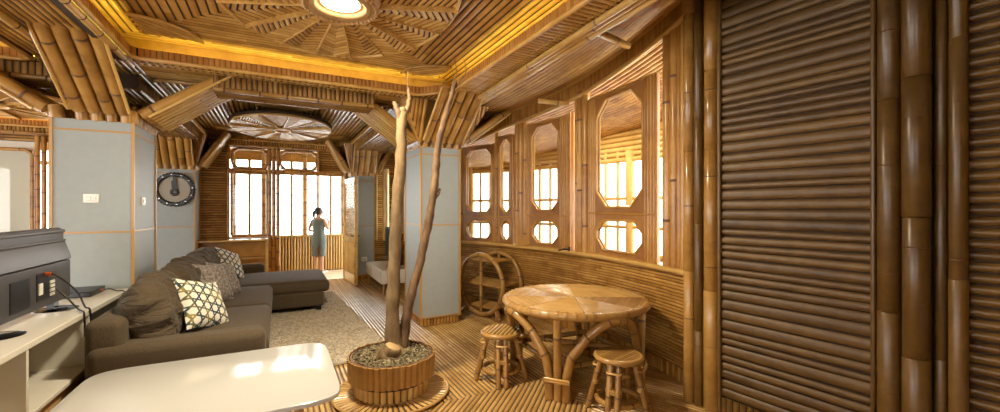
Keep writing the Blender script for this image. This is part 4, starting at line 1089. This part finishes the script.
# ------------------------------------------------------------------ woman on the balcony
def skin_mesh(nodes, edges, name, mat, sub=2):
    bm = bmesh.new(); lay = bm.verts.layers.skin.verify(); vv = {}
    for k, (p, r) in nodes.items():
        v = bm.verts.new(p); v[lay].radius = (r, r) if not hasattr(r, '__len__') else r; vv[k] = v
        v[lay].use_root = (k == 'pelvis')
    for a, b in edges: bm.edges.new((vv[a], vv[b]))
    me = bpy.data.meshes.new(name+'_cage'); bm.to_mesh(me); bm.free()
    o = bpy.data.objects.new(name+'_cage', me); C.objects.link(o)
    s_ = o.modifiers.new('skin', 'SKIN'); s_.use_smooth_shade = True
    o.modifiers.new('sub', 'SUBSURF').levels = sub
    bpy.context.view_layer.update(); dg = bpy.context.evaluated_depsgraph_get()
    out = bpy.data.meshes.new_from_object(o.evaluated_get(dg)); out.name = name
    bpy.data.objects.remove(o); out.materials.clear(); out.materials.append(mat)
    for p in out.polygons: p.use_smooth = True; p.material_index = 0
    r = bpy.data.objects.new(name, out); C.objects.link(r); return r
N_ = {'pelvis':((0,0,.88),.125),'waist':((0,.01,1.02),.105),'chest':((0,0,1.2),.125),'sh':((0,-.01,1.31),.085),'neck':((0,.005,1.375),.045),'jaw':((.012,.03,1.435),.06),'head':((.008,.01,1.51),.088),'crown':((.005,-.005,1.575),.055),
 'nose':((.05,.125,1.485),.012),
 'lsh':((-.155,-.01,1.30),.05),'lel':((-.235,-.06,1.06),.037),'lwr':((-.15,.15,1.0),.024),'lpa':((-.10,.215,1.0),.026),
 'rsh':((.155,-.01,1.30),.05),'rel':((.225,.05,1.06),.037),'rwr':((.135,.20,1.26),.024),'rpa':((.115,.19,1.335),.026),
 'lhip':((-.085,0,.84),.095),'lkn':((-.075,.015,.46),.055),'lca':((-.078,-.01,.33),.05),'lan':((-.075,-.01,.085),.03),'lto':((-.085,.12,.03),.026),
 'rhip':((.085,0,.84),.095),'rkn':((.075,.02,.46),.055),'rca':((.085,-.005,.33),.05),'ran':((.09,-.01,.085),.03),'rto':((.115,.115,.03),.026)}
E_ = [('pelvis','waist'),('waist','chest'),('chest','sh'),('sh','neck'),('neck','jaw'),('jaw','head'),('head','crown'),('jaw','nose'),('sh','lsh'),('lsh','lel'),('lel','lwr'),('lwr','lpa'),('sh','rsh'),('rsh','rel'),('rel','rwr'),('rwr','rpa'),
 ('pelvis','lhip'),('lhip','lkn'),('lkn','lca'),('lca','lan'),('lan','lto'),('pelvis','rhip'),('rhip','rkn'),('rkn','rca'),('rca','ran'),('ran','rto')]
for h, base, d, sd in (('l',V((-.10,.215,1.0)),V((.6,.75,-.1)).normalized(),V((0,0,1))),('r',V((.115,.19,1.335)),V((-.15,-.15,1)).normalized(),V((.7,-.7,0)))):
    for i in range(5):
        off = (i-2)*.018
        ln = (.045,.068,.074,.068,.055)[i]; k = '%sf%d' % (h,i)
        a = base+sd*off+d*(.028 if i else .0)+ (sd*-.02 if i == 0 else sd*0); b = a+d*ln*.55; c = a+d*ln+V((0,-.012,-.01))
        N_[k+'a'] = (tuple(a),.0088); N_[k+'b'] = (tuple(b),.0082); N_[k+'c'] = (tuple(c),.0075)
        E_ += [(h+'pa',k+'a'),(k+'a',k+'b'),(k+'b',k+'c')]
wo = skin_mesh(N_, E_, 'person', M_SKIN)
wo.location = (.885,11.2,0.0); wo.rotation_euler = (0,0,math.radians(-38))
tag(wo, 'woman in grey-green sleeveless dress standing at the balcony balustrade, seen from behind', 'person')
m = MB(); k = 28; rings = [(1.345,.115,.07),(1.30,.185,.10),(1.24,.172,.125),(1.12,.15,.125),(1.02,.135,.115),(.92,.165,.14),(.82,.185,.15),(.66,.175,.14),(.52,.165,.13),(.43,.16,.125),(.42,.155,.12)]
vs = [(rx*math.cos(2*PI*i/k),ry*math.sin(2*PI*i/k),z) for z, rx, ry in rings for i in range(k)]
fs = []
for r_ in range(len(rings)-1):
    for i in range(k):
        if r_ >= 7 and i in (22,23): continue
        fs.append((r_*k+i,(r_+1)*k+i,(r_+1)*k+(i+1)%k,r_*k+(i+1)%k))
m.add(vs, fs); m.build('dress', M_DRESS, wo)
m = MB(); m.rbox((.004,-.02,1.525),(.195,.20,.20),.095,div=4,wr=.004); m.tube([(0,-.11,1.53),(-.02,-.155,1.50),(-.03,-.16,1.42),(-.025,-.14,1.33)], [.035,.04,.035,.012], 10); m.build('hair', M_HAIR, wo)
for s_ in (-1,1):
    m = MB(); m.rbox((s_*.09+.01*(s_>0),.055,.022),(.085,.25,.045),.02,div=3); m.build('shoe', M_SWITCH, wo)
m = MB(); m.rbox((.112,.165,1.42),(.012,.07,.14),.005,div=1); o = m.build('mobile_phone', M_BLACK); o.location = wo.location; o.rotation_euler = wo.rotation_euler
tag(o, 'dark phone held to the ear by the woman on the balcony', 'phone')
